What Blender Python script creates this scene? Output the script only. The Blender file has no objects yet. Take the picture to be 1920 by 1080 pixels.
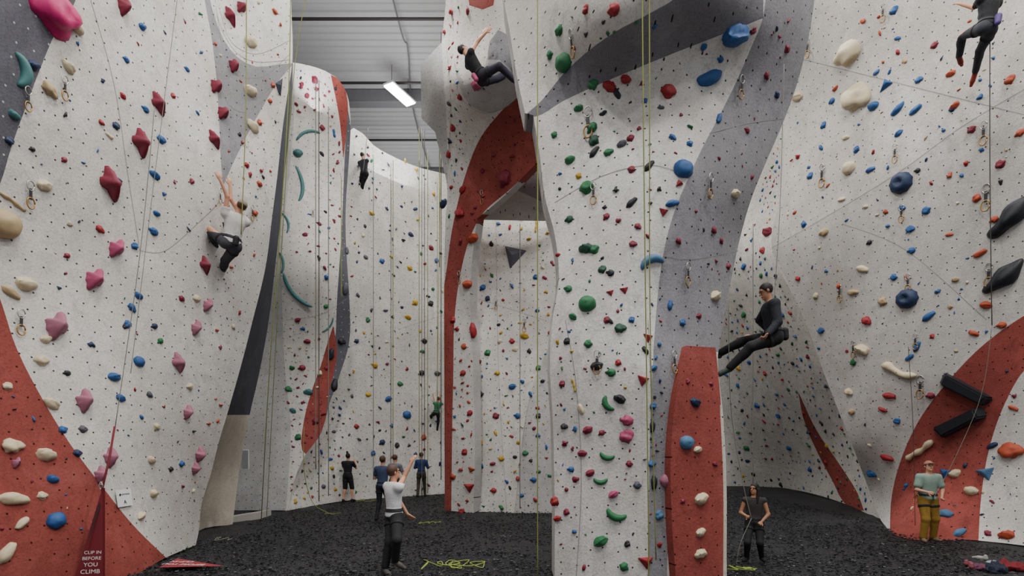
import bpy, bmesh, math, random
import numpy as np
from mathutils import Vector, Matrix, noise
from mathutils.geometry import delaunay_2d_cdt
random.seed(7); np.random.seed(7)
F=1000.0; CX=960.0; HY=830.0; CZ=2.15
def P(px,py,d): return Vector(((px-CX)/F*d, d, CZ+(HY-py)/F*d))
def floor_d(py): return CZ*F/(py-HY)
COL=bpy.context.scene.collection
def link(o):
    COL.objects.link(o); return o
def meta(o,label,cat,group=None,kind=None):
    o["label"]=label; o["category"]=cat
    if group: o["group"]=group
    if kind: o["kind"]=kind
    return o
def structure(o,label=None):
    o["kind"]="structure"
    if label: o["label"]=label
    return o
def lin(h):
    h=h.lstrip('#'); c=[int(h[i:i+2],16)/255 for i in (0,2,4)]
    return [x/12.92 if x<=.04045 else ((x+.055)/1.055)**2.4 for x in c]
# ------------------------------------------------------------ materials
def mat(name,hexc,rough=.55,var=.12,scale=9.,bump=.15,bscale=60.,metal=0.,emit=None,spec=.4):
    m=bpy.data.materials.new(name); m.use_nodes=True; nt=m.node_tree; N=nt.nodes; L=nt.links
    b=N['Principled BSDF']; c=lin(hexc)
    b.inputs['Roughness'].default_value=rough; b.inputs['Metallic'].default_value=metal
    b.inputs['Specular IOR Level'].default_value=spec
    tc=N.new('ShaderNodeTexCoord'); nz=N.new('ShaderNodeTexNoise'); nz.inputs['Scale'].default_value=scale; nz.inputs['Detail'].default_value=3
    L.new(tc.outputs['Object'],nz.inputs['Vector'])
    mx=N.new('ShaderNodeMix'); mx.data_type='RGBA'
    mx.inputs[6].default_value=(*[x*(1-var) for x in c],1); mx.inputs[7].default_value=(*[min(1,x*(1+var)) for x in c],1)
    L.new(nz.outputs['Fac'],mx.inputs[0]); L.new(mx.outputs[2],b.inputs['Base Color'])
    if bump>0:
        n2=N.new('ShaderNodeTexNoise'); n2.inputs['Scale'].default_value=bscale; L.new(tc.outputs['Object'],n2.inputs['Vector'])
        bp=N.new('ShaderNodeBump'); bp.inputs['Strength'].default_value=bump; bp.inputs['Distance'].default_value=.01
        L.new(n2.outputs['Fac'],bp.inputs['Height']); L.new(bp.outputs['Normal'],b.inputs['Normal'])
    if emit:
        b.inputs['Emission Color'].default_value=(*c,1); b.inputs['Emission Strength'].default_value=emit
    return m
def wallmat(name,hexc,dots=True,stain=.14,dot='#3b3836'):
    m=bpy.data.materials.new(name); m.use_nodes=True; nt=m.node_tree; N=nt.nodes; L=nt.links
    b=N['Principled BSDF']; c=lin(hexc); b.inputs['Roughness'].default_value=.88; b.inputs['Specular IOR Level'].default_value=.2
    tc=N.new('ShaderNodeTexCoord')
    def nz(scale,det,rough=.5,dist=0.):
        n=N.new('ShaderNodeTexNoise'); n.inputs['Scale'].default_value=scale; n.inputs['Detail'].default_value=det; n.inputs['Roughness'].default_value=rough; n.inputs['Distortion'].default_value=dist
        L.new(tc.outputs['Object'],n.inputs['Vector']); return n
    def mix(a,bc,f):
        x=N.new('ShaderNodeMix'); x.data_type='RGBA'
        for s,v in ((6,a),(7,bc)):
            if isinstance(v,(list,tuple)): x.inputs[s].default_value=(*v[:3],1)
            else: L.new(v,x.inputs[s])
        L.new(f,x.inputs[0]); return x.outputs[2]
    def ramp(o,a,bb,c0=0.,c1=1.):
        r=N.new('ShaderNodeMapRange'); r.inputs[1].default_value=a; r.inputs[2].default_value=bb; r.inputs[3].default_value=c0; r.inputs[4].default_value=c1; L.new(o,r.inputs[0]); return r.outputs[0]
    n1=nz(.55,5,.62); n2=nz(34,3,.65); n3=nz(4.2,5,.72,.4); n5=nz(1.7,4,.6,.8)
    col=mix([c[0]*(1-stain*1.5),c[1]*(1-stain*1.6),c[2]*(1-stain*1.7)],[min(1,x*(1+stain*.3)) for x in c],ramp(n1.outputs['Fac'],.34,.62))
    col=mix([x*(1-stain*1.5) for x in c],col,ramp(n3.outputs['Fac'],.34,.50))
    col=mix(col,[min(.9,x*1.1+.03) for x in c],ramp(n5.outputs['Fac'],.56,.75,0,.55))
    x=N.new('ShaderNodeMix'); x.data_type='RGBA'; x.blend_type='MULTIPLY'; x.inputs[0].default_value=1
    L.new(col,x.inputs[6]); L.new(ramp(n2.outputs['Fac'],.34,.5,.76,1.),x.inputs[7]); col=x.outputs[2]
    if dots:
        v=N.new('ShaderNodeTexVoronoi'); v.voronoi_dimensions='2D'; v.inputs['Scale'].default_value=4.4; v.inputs['Randomness'].default_value=.5
        L.new(tc.outputs['UV'],v.inputs['Vector'])
        lt=N.new('ShaderNodeMath'); lt.operation='LESS_THAN'; lt.inputs[1].default_value=.062; L.new(v.outputs['Distance'],lt.inputs[0])
        col=mix(col,lin(dot),lt.outputs[0])
    L.new(col,b.inputs['Base Color'])
    bp=N.new('ShaderNodeBump'); bp.inputs['Strength'].default_value=.5; bp.inputs['Distance'].default_value=.02
    n4=nz(26,5,.7); L.new(n4.outputs['Fac'],bp.inputs['Height']); L.new(bp.outputs['Normal'],b.inputs['Normal'])
    return m
WM=[wallmat('wall_white_plaster','#dad6d0'),wallmat('wall_grey_plaster','#929094',dot='#222222'),
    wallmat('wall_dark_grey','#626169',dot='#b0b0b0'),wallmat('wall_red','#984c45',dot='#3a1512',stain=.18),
    wallmat('wall_pale_grey','#bebcba'),wallmat('wall_beige','#cbc2b3',dots=False),
    mat('seam_dark','#8d8b88',rough=.9,bump=0),wallmat('wall_charcoal_panel','#484a55',dots=False),
    wallmat('wall_overhang_shade','#7f7d82',dot='#222222'),wallmat('wall_off_white','#d0ccc7')]
WHITE,GREY,DARK,RED,PALE,BEIGE,SEAM,NAVY,OVERSHADE,OFFW=range(10)
HM={k:mat('hold_'+n,h,rough=.5,bump=.3,bscale=120) for k,(n,h) in {
 'r':('red','#96252b'),'m':('maroon','#7c2237'),'p':('pink','#a8456a'),'M':('magenta','#bb1664'),'g':('green','#246b40'),'G':('dark_green','#1f4a3a'),
 'b':('blue','#28568e'),'n':('navy','#243352'),'y':('yellow','#b8952c'),'o':('orange','#a9472c'),'k':('black','#23252b'),'c':('cream','#cfc0a0'),
 't':('teal','#3f7070'),'v':('purple','#51407a'),'w':('wood','#b09a75'),'s':('slate','#50525c'),'q':('dusty_pink','#a06478'),'l':('sky_blue','#4b7396')}.items()}
HN={'r':'red','m':'maroon','p':'pink','M':'magenta','g':'green','G':'dark green','b':'blue','n':'navy blue','y':'yellow','o':'orange','k':'black','c':'cream','t':'teal','v':'purple','w':'wooden tan','s':'slate grey','q':'dusty pink','l':'dusty blue'}
METAL=mat('steel','#b9b6ae',rough=.35,metal=.9,bump=0)
BRASS=mat('worn_gold_metal','#a8834a',rough=.4,metal=.7,bump=0)
BOLT=mat('bolt_dark','#2b2b2b',rough=.5,metal=.6,bump=0)
# ------------------------------------------------------------ mesh helpers
def mesh_obj(name,verts,faces,mats,smooth=True,midx=None):
    me=bpy.data.meshes.new(name); me.from_pydata([tuple(v) for v in verts],[],[tuple(int(i) for i in f) for f in faces])
    for m in (mats if isinstance(mats,(list,tuple)) else [mats]): me.materials.append(m)
    if midx is not None: me.polygons.foreach_set('material_index',np.array(midx,dtype=np.int32))
    me.polygons.foreach_set('use_smooth',np.full(len(me.polygons),smooth,dtype=bool)); me.update()
    return link(bpy.data.objects.new(name,me))
def tube_geo(pts,r,seg=6):
    pts=[Vector(p) for p in pts]; n=len(pts); V=[];Fc=[]
    rr=r if isinstance(r,(list,tuple)) else [r]*n
    t0=(pts[1]-pts[0]).normalized(); up=Vector((0,0,1)) if abs(t0.z)<.9 else Vector((1,0,0))
    a=t0.cross(up).normalized()
    for i in range(n):
        t=(pts[min(i+1,n-1)]-pts[max(i-1,0)])
        t=t.normalized() if t.length>1e-9 else t0
        a=(a-t*a.dot(t)).normalized(); b=t.cross(a)
        for k in range(seg):
            an=2*math.pi*k/seg; V.append(pts[i]+(a*math.cos(an)+b*math.sin(an))*rr[i])
    for i in range(n-1):
        for k in range(seg):
            k2=(k+1)%seg; Fc.append((i*seg+k,i*seg+k2,(i+1)*seg+k2,(i+1)*seg+k))
    Fc.append(tuple(range(seg))[::-1]); Fc.append(tuple((n-1)*seg+k for k in range(seg)))
    return V,Fc
def tube(name,pts,r,m,seg=6):
    V,Fc=tube_geo(pts,r,seg); return mesh_obj(name,V,Fc,m)
def crom(pts,n=8):
    pts=[Vector(p) for p in pts]; o=[]
    for i in range(len(pts)-1):
        p0=pts[max(i-1,0)];p1=pts[i];p2=pts[i+1];p3=pts[min(i+2,len(pts)-1)]
        for k in range(n):
            t=k/n; o.append(.5*((2*p1)+(p2-p0)*t+(2*p0-5*p1+4*p2-p3)*t*t+(3*p1-p0-3*p2+p3)*t**3))
    o.append(pts[-1]); return o
def box_obj(name,c,s,m,bev=.0,rot=None):
    bm=bmesh.new(); bmesh.ops.create_cube(bm,size=1)
    for v in bm.verts: v.co=Vector((v.co.x*s[0],v.co.y*s[1],v.co.z*s[2]))
    if bev: bmesh.ops.bevel(bm,geom=bm.edges[:],offset=bev,segments=2,affect='EDGES')
    me=bpy.data.meshes.new(name); bm.to_mesh(me); bm.free(); me.materials.append(m)
    o=link(bpy.data.objects.new(name,me)); o.matrix_world=Matrix.Translation(c)@(rot.to_4x4() if rot else Matrix.Identity(4)); return o
def parent(ch,pa):
    bpy.context.view_layer.update()
    ch.parent=pa; ch.matrix_parent_inverse=pa.matrix_world.inverted(); return ch
# ------------------------------------------------------------ wall surfaces
class Surf:
    def __init__(s,pts):
        p=np.array(pts,float); s.x=p[:,:2]/1000.; w=1/p[:,2]; n=len(p)
        K=s.k(s.x,s.x)+np.eye(n)*2e-4; A=np.zeros((n+3,n+3)); A[:n,:n]=K; A[:n,n]=1; A[:n,n+1:]=s.x; A[n,:n]=1; A[n+1:,:n]=s.x.T
        s.c=np.linalg.solve(A,np.r_[w,0,0,0]); s.n=n
    def k(s,a,b):
        r2=((a[:,None,:]-b[None,:,:])**2).sum(2); return .5*r2*np.log(r2+1e-12)
    def depth(s,x,y):
        q=np.stack([np.atleast_1d(x),np.atleast_1d(y)],1).astype(float)/1000.
        w=s.k(q,s.x)@s.c[:s.n]+s.c[s.n]+q@s.c[s.n+1:]; return 1/w
    def pt(s,x,y): return P(x,y,float(s.depth(x,y)[0]))
    def nrm(s,x,y):
        n=(s.pt(x+3,y)-s.pt(x-3,y)).cross(s.pt(x,y+3)-s.pt(x,y-3)).normalized()
        if n.dot(Vector((0,0,CZ))-s.pt(x,y))<0: n=-n
        return n
    def frame(s,x,y):
        n=s.nrm(x,y); up=Vector((0,0,1)); up=(up-n*up.dot(n)).normalized(); r=up.cross(n); return s.pt(x,y),r,up,n
def smoothpoly(poly,step=14,sharp=50):
    n=len(poly); pv=[Vector(p) for p in poly]; out=[]; tin=[];tout=[]
    for i in range(n):
        a=(pv[i]-pv[i-1]).normalized(); b=(pv[(i+1)%n]-pv[i]).normalized()
        if a.angle(b,0)>math.radians(sharp): tin.append(a);tout.append(b)
        else:
            t=(a+b).normalized(); tin.append(t);tout.append(t)
    for i in range(n):
        j=(i+1)%n; L=(pv[j]-pv[i]).length; k=max(1,int(L/step))
        for q in range(k):
            t=q/k; m0=tout[i]*L; m1=tin[j]*L
            out.append((2*t**3-3*t*t+1)*pv[i]+(t**3-2*t*t+t)*m0+(-2*t**3+3*t*t)*pv[j]+(t**3-t*t)*m1)
    return out
def inpoly(px,py,poly):
    px=np.asarray(px);py=np.asarray(py); r=np.zeros(px.shape,bool); n=len(poly); j=n-1
    for i in range(n):
        xi,yi=poly[i][0],poly[i][1]; xj,yj=poly[j][0],poly[j][1]
        if yi!=yj: r^=((yi>py)!=(yj>py))&(px<(xj-xi)*(py-yi)/(yj-yi)+xi)
        j=i
    return r
def wall(name,outline,surf,regions=(),base=WHITE,step=26,thick=.3,seams=(),push=0.0,sharp=50):
    ol=smoothpoly(outline,sharp=sharp); polys=[ol]+[smoothpoly(r[1]) for r in regions]
    V=[];E=[]
    for pl in polys:
        b=len(V); V+= [Vector((p[0],p[1])) for p in pl]; E+=[(b+i,b+(i+1)%len(pl)) for i in range(len(pl))]
    xs=[p[0] for p in ol]; ys=[p[1] for p in ol]
    gx,gy=np.meshgrid(np.arange(min(xs)+step/2,max(xs),step),np.arange(min(ys)+step/2,max(ys),step)); gx=gx.ravel();gy=gy.ravel()
    k=inpoly(gx,gy,ol); V+=[Vector((a,b)) for a,b in zip(gx[k],gy[k])]
    rv,re,rf,_,_,_=delaunay_2d_cdt(V,E,[],0,1e-4)
    A=np.array([(v.x,v.y) for v in rv]); T=np.array([f for f in rf if len(f)==3]); c=A[T].mean(1)
    T=T[inpoly(c[:,0],c[:,1],ol)]; c=A[T].mean(1); mi=np.full(len(T),base)
    for (mid,_),pl in zip(regions,polys[1:]): mi[inpoly(c[:,0],c[:,1],pl)]=mid
    used=np.unique(T); rm=-np.ones(len(A),int); rm[used]=np.arange(len(used)); T=rm[T]; A=A[used]
    d=surf.depth(A[:,0],A[:,1])-push
    W=np.stack([(A[:,0]-CX)/F*d,d,CZ+(HY-A[:,1])/F*d],1)
    tri=W[T]; nn=np.cross(tri[:,1]-tri[:,0],tri[:,2]-tri[:,0]); tocam=np.array([0,0,CZ])-tri.mean(1)
    flip=(nn*tocam).sum(1)<0; T[flip]=T[flip][:,::-1]; nn[flip]*=-1
    an=nn.sum(0); an/=np.linalg.norm(an); u=np.array([-an[1],an[0],0]); u/=np.linalg.norm(u)
    verts=[tuple(w) for w in W]; faces=[tuple(t) for t in T.tolist()]; mids=mi.tolist(); smooth=[True]*len(faces)
    cnt={}
    for fi,t in enumerate(faces):
        for a,b in ((t[0],t[1]),(t[1],t[2]),(t[2],t[0])):
            kk=(min(a,b),max(a,b)); cnt.setdefault(kk,[]).append((a,b,fi))
    for kk,l in cnt.items():
        if len(l)==1:
            a,b,fi=l[0]; n0=len(verts)
            for q in (a,b): verts.append(verts[q])
            for q in (b,a): verts.append(tuple(np.array(verts[q])-an*thick))
            faces.append((n0+1,n0,n0+3,n0+2)); mids.append(mids[fi] if mids[fi]!=WHITE else PALE); smooth.append(False)
    for sm in seams:
        pl=crom([Vector((x,y,0)) for x,y in sm],10)
        for i in range(len(pl)-1):
            q=[]
            for p in (pl[i],pl[i+1]):
                w=surf.pt(p.x,p.y); n=surf.nrm(p.x,p.y); tt=(surf.pt(pl[i+1].x,pl[i+1].y)-surf.pt(pl[i].x,pl[i].y)).normalized(); s_=n.cross(tt)*.005
                q+=[w+n*.004-s_,w+n*.004+s_]
            n0=len(verts); verts+=[tuple(z) for z in q]; faces.append((n0,n0+1,n0+3,n0+2)); mids.append(SEAM); smooth.append(False)
    me=bpy.data.meshes.new(name); me.from_pydata(verts,[],faces)
    for m in WM: me.materials.append(m)
    me.polygons.foreach_set('material_index',np.array(mids,dtype=np.int32)); me.polygons.foreach_set('use_smooth',np.array(smooth))
    uv=me.uv_layers.new(name='UVMap'); li=np.zeros(len(me.loops),dtype=np.int32); me.loops.foreach_get('vertex_index',li)
    VV=np.array(verts); U=np.stack([VV[:,0]*u[0]+VV[:,1]*u[1],VV[:,2]],1)[li]; uv.data.foreach_set('uv',U.ravel().astype(np.float32)); me.update()
    return link(bpy.data.objects.new(name,me))
SA=Surf([(367,1022,11.2),(250,1080,8.75),(0,1137,7.0),(-250,1200,5.8),(410,830,11.5),(498,500,12.2),(540,150,12.7),(546,0,12.7),(546,-250,12.7),(0,560,7.6),(0,0,7.2),(250,500,9.4),(250,0,9.2),(-250,0,6),(390,0,10.9),(415,330,10.9),(250,800,9.2),(-250,560,6.2),(120,800,8.1)])
oA=[(-250,-250),(548,-250),(546,0),(548,118),(540,170),(530,240),(520,330),(511,400),(498,500),(474,600),(448,700),(425,780),(410,830),(395,890),(378,945),(372,1000),(367,1022),(310,1046),(250,1080),(120,1110),(0,1137),(-250,1200)]
wA=wall('wall_left',oA,SA,[
 (RED,[(-250,250),(-60,420),(0,560),(30,650),(75,740),(130,830),(190,910),(250,985),(318,1052),(250,1200),(0,1250),(-250,1250)]),
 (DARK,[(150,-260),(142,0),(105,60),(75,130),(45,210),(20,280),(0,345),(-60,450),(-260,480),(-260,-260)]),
 (GREY,[(383,-260),(384,0),(395,60),(404,130),(410,210),(414,300),(418,350),(440,300),(465,250),(490,205),(520,155),(552,118),(520,121),(480,125),(445,107),(420,75),(405,40),(394,0),(394,-260)])],
 seams=[[(400,-20),(412,45),(440,95),(480,116),(545,112)],[(406,20),(420,100),(442,138),(475,146),(505,135),(545,100)],[(410,10),(428,70),(455,95),(490,100),(545,75)],[(406,130),(425,190),(455,210),(480,195),(510,165)],[(170,0),(214,160),(240,330),(262,470)],[(262,470),(310,470),(380,410),(410,380)]])
structure(wA,'tall overhanging white climbing wall with red base and grey panel')
def sd_(x,y,e): return (x,y,float(SA.depth(x,y)[0])+e)
SB=Surf([sd_(540,150,.9),sd_(530,240,.9),sd_(520,330,.9),sd_(511,400,.9),sd_(498,500,.9),sd_(474,600,.9),sd_(448,700,.9),(425,780,float(SA.depth(425,780)[0])+.9),(548,150,15.2),(532,340,15.2),(516,500,15.0),(468,778,14.6),(385,990,13.2),(440,984,14.0),(395,890,13.0)])
oB=[(536,130),(549,118),(547,200),(541,260),(532,340),(524,430),(516,500),(504,600),(486,700),(468,778),(448,890),(436,984),(385,990),(362,1000),(384,900),(420,775),(443,700),(469,600),(493,500),(507,400),(516,330),(526,240)]
wB=wall('trim_1',oB,SB,[(BEIGE,[(380,778),(480,778),(470,1010),(330,1010)])],base=NAVY,step=22,thick=.2)
structure(wB,'charcoal steel edge panel above a beige column')
SC=Surf([(430,957,16.9),(540,957,16.9),(540,500,16.6),(548,115,16.3),(655,215,18.4),(645,450,18.2),(655,640,18.5),(575,850,17.4),(600,500,17),(600,150,17),(430,500,17.5)])
oC=[(425,957),(430,600),(470,115),(548,117),(580,123),(610,133),(632,146),(650,175),(657,220),(655,290),(648,400),(650,480),(655,560),(655,640),(638,700),(620,750),(598,820),(574,850),(552,900),(540,957)]
wC=wall('wall_rear',oC,SC,[
 (PALE,[(420,980),(420,110),(552,112),(552,200),(545,300),(533,420),(528,500),(530,600),(535,700),(545,800),(536,960)]),  # shading of the side face, painted as a paler grey region
 (DARK,[(651,200),(658,240),(655,290),(648,400),(650,480),(657,560),(657,640),(638,700),(622,755),(600,820),(610,740),(628,640),(632,560),(640,440),(646,300)]),
 (RED,[(620,140),(640,150),(652,190),(650,240),(644,300),(636,220)]),
 (RED,[(625,610),(632,660),(616,740),(600,825),(574,852),(567,845),(568,800),(582,740),(600,690),(615,640)])],seams=[[(536,600),(600,590),(650,560)]])
structure(wC,'rear white climbing wall with red leaf-shaped fin')
SD=Surf([(540,957,16.95),(640,940,19.5),(830,926,22.4),(880,920,23),(655,240,20.5),(690,270,21.2),(760,300,22.6),(830,325,24),(700,600,21.2),(640,600,20.0),(880,600,24),(600,700,19.3)])
oD=[(536,958),(552,898),(572,848),(596,700),(618,500),(640,300),(648,250),(663,240),(680,250),(700,272),(740,295),(780,312),(830,325),(890,340),(890,921),(830,926),(720,934),(640,940),(590,948)]
wD=wall('wall_back',oD,SD,[],seams=[[(640,655),(740,620),(835,590)],[(733,300),(735,620),(730,930)],[(700,272),(690,500),(720,800)]])
structure(wD,'far curved white climbing wall with rounded top')
SE=Surf([(835,957,16.6),(888,962,16.4),(835,600,16.4),(885,600,16.2),(850,400,15.6),(900,300,14.6),(975,200,13.0),(1015,300,13.6),(900,210,13.4),(860,160,12.8),(900,0,12.2),(1000,0,11.6),(1000,150,12.2),(790,180,16),(835,60,14.2),(900,-200,12),(1060,200,12.6)])
oE=[(838,-200),(836,0),(828,80),(789,120),(790,222),(816,248),(830,310),(838,345),(835,420),(833,500),(833,700),(834,957),(888,962),(890,850),(887,700),(882,600),(884,500),(894,410),(940,372),(1000,312),(1020,292),(1070,250),(1060,100),(1060,-200)]
wE=wall('climbing_tower',oE,SE,[
 (RED,[(975,178),(930,220),(900,260),(872,330),(856,390),(846,440),(838,500),(830,560),(825,970),(846,970),(848,800),(850,700),(852,600),(862,520),(880,450),(903,403),(960,352),(1018,296),(1010,240),(1000,175)]),
 (PALE,[(780,100),(828,78),(832,150),(838,240),(838,345),(815,260),(780,230)]),
 (PALE,[(850,110),(862,165),(885,200),(925,212),(960,192),(975,178),(970,140),(930,60),(900,150),(870,160)]),
 (GREY,[(914,112),(918,78),(934,56),(950,64),(960,92),(970,150),(956,128),(936,112)]),
 (RED,[(872,-40),(880,10),(905,18),(925,10),(935,-40)])],seams=[[(838,90),(845,200),(838,345)],[(850,150),(870,190),(910,212),(960,195)]],sharp=28)
meta(wE,'white climbing tower with a red arching band down its side','climbing wall')
SE2=Surf([(880,962,16.6),(1045,962,16.6),(880,400,17.4),(1045,400,17.0),(880,250,17.6),(1045,250,17.4)])
wE2=wall('wall_middle',[(884,962),(880,560),(884,300),(1060,250),(1070,962)],SE2,[(PALE,[(1027,655),(990,760),(965,965),(1080,965),(1080,500)])],seams=[[(1027,655),(990,760),(965,960)],[(930,410),(935,700),(950,960)],[(895,560),(1020,600)]])
structure(wE2,'recessed white climbing wall below a grey roof')
SR=Surf([(890,412,16.9),(1035,414,16.7),(950,350,15.2),(1040,380,15.6),(1040,290,14.8)])
wR=wall('trim_2',[(888,412),(1045,415),(1050,380),(1045,290),(1015,295),(955,352),(915,385)],SR,[(GREY,[(960,352),(1045,392),(1050,280),(1015,290)])],base=PALE,step=18,thick=.1)
structure(wR,'pale grey overhanging roof panel above the recess')
SF=Surf([(1040,1090,8.3),(1240,1090,8.2),(1362,1093,8.4),(1040,800,8.45),(1225,700,8.15),(1350,660,8.9),(1040,440,8.8),(1000,215,9.1),(960,0,9.6),(1180,400,8.3),(1150,140,8.45),(1150,50,7.65),(1300,0,7.5),(1300,90,8.3),(1430,35,8.2),(1527,0,9.0),(1480,190,9.3),(1380,450,9.2),(1250,450,8.2),(1250,-250,7.5),(1540,-250,9.0),(930,-250,9.6),(1290,330,8.2),(1060,0,8.2)])
oF=[(935,-250),(945,0),(956,60),(967,130),(984,212),(1000,216),(1012,290),(1022,370),(1040,440),(1048,520),(1036,600),(1031,680),(1037,800),(1040,950),(1040,1090),(1362,1093),(1362,900),(1356,780),(1346,665),(1350,640),(1360,580),(1372,520),(1388,445),(1408,375),(1436,305),(1465,238),(1492,165),(1512,90),(1527,0),(1545,-250)]
wF=wall('climbing_tower',oF,SF,[
 (GREY,[(1432,-260),(1431,30),(1408,90),(1382,150),(1350,215),(1318,275),(1290,335),(1265,395),(1248,455),(1237,520),(1230,590),(1222,720),(1217,900),(1215,1100),(1250,1100),(1254,950),(1253,850),(1262,760),(1284,660),(1350,660),(1375,600),(1420,430),(1480,300),(1520,165),(1540,0),(1560,-260)]),
 (OVERSHADE,[(984,216),(1003,219),(1055,190),(1110,164),(1180,134),(1250,105),(1340,70),(1431,34),(1431,-10),(1420,-260),(1310,-260),(1270,-10),(1220,24),(1160,56),(1105,94),(1055,140),(1014,190)]),  # shade on the downward-facing overhang, put into the wall colour
 (OFFW,[(1074,600),(1086,800),(1092,1000),(1088,1100),(1035,1100),(1036,900),(1030,700),(1036,600),(1050,560)])],step=26,
 seams=[[(1060,600),(1080,720),(1090,900),(1080,1090)],[(1040,380),(1130,330),(1220,310),(1290,330)],[(1243,480),(1300,486),(1385,470)],[(1330,250),(1400,232),(1470,222)],[(1215,600),(1222,800),(1218,1080)]],thick=.6)
meta(wF,'large white climbing tower with a grey band and painted overhang shade','climbing wall')
wV=wall('climbing_volume',[(1287,648),(1342,652),(1352,760),(1360,900),(1363,1093),(1268,1093),(1260,980),(1258,850),(1268,740)],SF,[(BEIGE,[(1350,760),(1356,900),(1356,1100),(1370,1100),(1370,750)])],base=RED,step=18,thick=.25,push=.16)
meta(wV,'red tapered wedge volume at the foot of the tower','climbing volume')
SG=Surf([(1650,976,14.7),(1670,998,12.9),(1830,1013,11.75),(1920,1023,11.1),(2150,1060,9.35),(1600,840,15.0),(1540,690,15.4),(1447,465,15.8),(1470,200,15),(1460,0,14),(1920,0,10.2),(1920,500,10.9),(1700,300,12.2),(1700,700,13.0),(2150,0,8.6),(1460,-250,13.5),(2150,-250,8.4),(1920,-250,10)])
oG=[(1430,-250),(1450,0),(1468,200),(1466,350),(1447,465),(1490,560),(1520,630),(1545,700),(1600,840),(1630,920),(1652,976),(1668,998),(1830,1013),(1920,1023),(2150,1060),(2150,-250)]
wG=wall('wall_right',oG,SG,[
 (OFFW,[(1447,465),(1560,400),(1690,320),(1800,240),(1920,165),(2160,60),(2160,560),(1920,590),(1840,640),(1760,730),(1700,840),(1670,1000),(1620,1000),(1590,830),(1540,690),(1490,560)]),
 (RED,[(1668,1010),(1672,930),(1690,860),(1722,790),(1765,730),(1840,650),(1920,592),(2160,470),(2160,560),(1925,690),(1885,755),(1855,840),(1840,930),(1834,1025)])],
 seams=[[(1447,465),(1560,400),(1690,320),(1800,240),(1925,165)],[(1500,110),(1700,160),(1920,215)],[(1580,420),(1700,470),(1850,600)]])
structure(wG,'tall white climbing wall with a red band rising from floor')
SH=Surf([(1330,912,26.2),(1365,912,26.2),(1480,917,24.7),(1600,951,17.8),(1655,978,15.2),(1400,400,20),(1470,240,17.5),(1345,400,21),(1447,465,18),(1540,690,17.5),(1345,650,24)])
wH=wall('wall_alcove',[(1320,150),(1480,150),(1500,300),(1480,470),(1530,600),(1580,700),(1620,830),(1672,984),(1652,976),(1600,951),(1540,930),(1480,917),(1420,912),(1320,912)],SH,[(RED,[(1497,735),(1530,805),(1575,872),(1608,925),(1620,958),(1590,950),(1560,900),(1525,832),(1505,780)])],
 seams=[[(1408,390),(1412,600),(1408,912)],[(1408,390),(1450,560),(1520,740)]])
structure(wH,'deep alcove white climbing wall covered in small holds')
# ------------------------------------------------------------ building shell
FL=bpy.data.materials.new('black_rubber_mulch'); FL.use_nodes=True
nt=FL.node_tree; N=nt.nodes; L=nt.links; b=N['Principled BSDF']; b.inputs['Roughness'].default_value=.6; b.inputs['Specular IOR Level'].default_value=.4
tc=N.new('ShaderNodeTexCoord'); v=N.new('ShaderNodeTexVoronoi'); v.inputs['Scale'].default_value=32; L.new(tc.outputs['Object'],v.inputs['Vector'])
r=N.new('ShaderNodeMix'); r.data_type='RGBA'; r.inputs[6].default_value=(.003,.003,.004,1); r.inputs[7].default_value=(.032,.032,.037,1)
sx=N.new('ShaderNodeSeparateColor'); L.new(v.outputs['Color'],sx.inputs[0]); L.new(sx.outputs[0],r.inputs[0]); L.new(r.outputs[2],b.inputs['Base Color'])
bp=N.new('ShaderNodeBump'); bp.inputs['Strength'].default_value=1; bp.inputs['Distance'].default_value=.045; L.new(v.outputs['Distance'],bp.inputs['Height']); L.new(bp.outputs['Normal'],b.inputs['Normal'])
xs=np.linspace(-16,18,210); ys=np.linspace(-5,33,230); V=[]
for y in ys:
    for x in xs: V.append((x,y,-.02+.06*noise.noise(Vector((x*.5,y*.5,0)))+.03*noise.noise(Vector((x*2.4,y*2.4,1)))))
nx=len(xs); Fc=[(j*nx+i,j*nx+i+1,(j+1)*nx+i+1,(j+1)*nx+i) for j in range(len(ys)-1) for i in range(nx-1)]
structure(mesh_obj('floor',V,Fc,FL),'black shredded rubber floor')
CH=mat('rubber_chip','#151518',rough=.45,var=.5,scale=5,bump=0,spec=.55)
n=22000; rng=np.random.default_rng(3)
yy=8+16*rng.random(n)**1.7; xx=-7+17*rng.random(n)
V=[];Fc=[]
q0=np.array([(-1,-1,-1),(1,-1,-1),(1,1,-1),(-1,1,-1),(-1,-1,1),(1,-1,1),(1,1,1),(-1,1,1)],float)
for i in range(n):
    s=rng.uniform(.005,.016,3)*np.array([1.8,1,.6]); Rm=np.array(Matrix.Rotation(rng.uniform(0,6.3),3,'Z')@Matrix.Rotation(rng.uniform(-.7,.7),3,'X'))
    q=(q0*s)@Rm.T+np.array([xx[i],yy[i],rng.uniform(-.01,.02)]); b0=len(V); V+=q.tolist()
    Fc+=[(b0,b0+3,b0+2,b0+1),(b0+4,b0+5,b0+6,b0+7),(b0,b0+1,b0+5,b0+4),(b0+1,b0+2,b0+6,b0+5),(b0+2,b0+3,b0+7,b0+6),(b0+3,b0,b0+4,b0+7)]
meta(mesh_obj('rubber_mulch',V,Fc,CH,smooth=False),'loose black rubber chips covering the gym floor','floor covering',kind='stuff')
CM=mat('ceiling_deck','#c4c4c5',rough=.7,var=.05,bump=0)
V=[];Fc=[]; y=-5.; zc=17.; prof=[]
while y<33.5: prof+=[(y,zc),(y+.06,zc+.05),(y+.27,zc+.05),(y+.30,zc)]; y+=.33
for (a,z) in prof: V+=[(-18,a,z),(18,a,z)]
for i in range(len(prof)-1): Fc.append((2*i,2*i+1,2*i+3,2*i+2))
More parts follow.
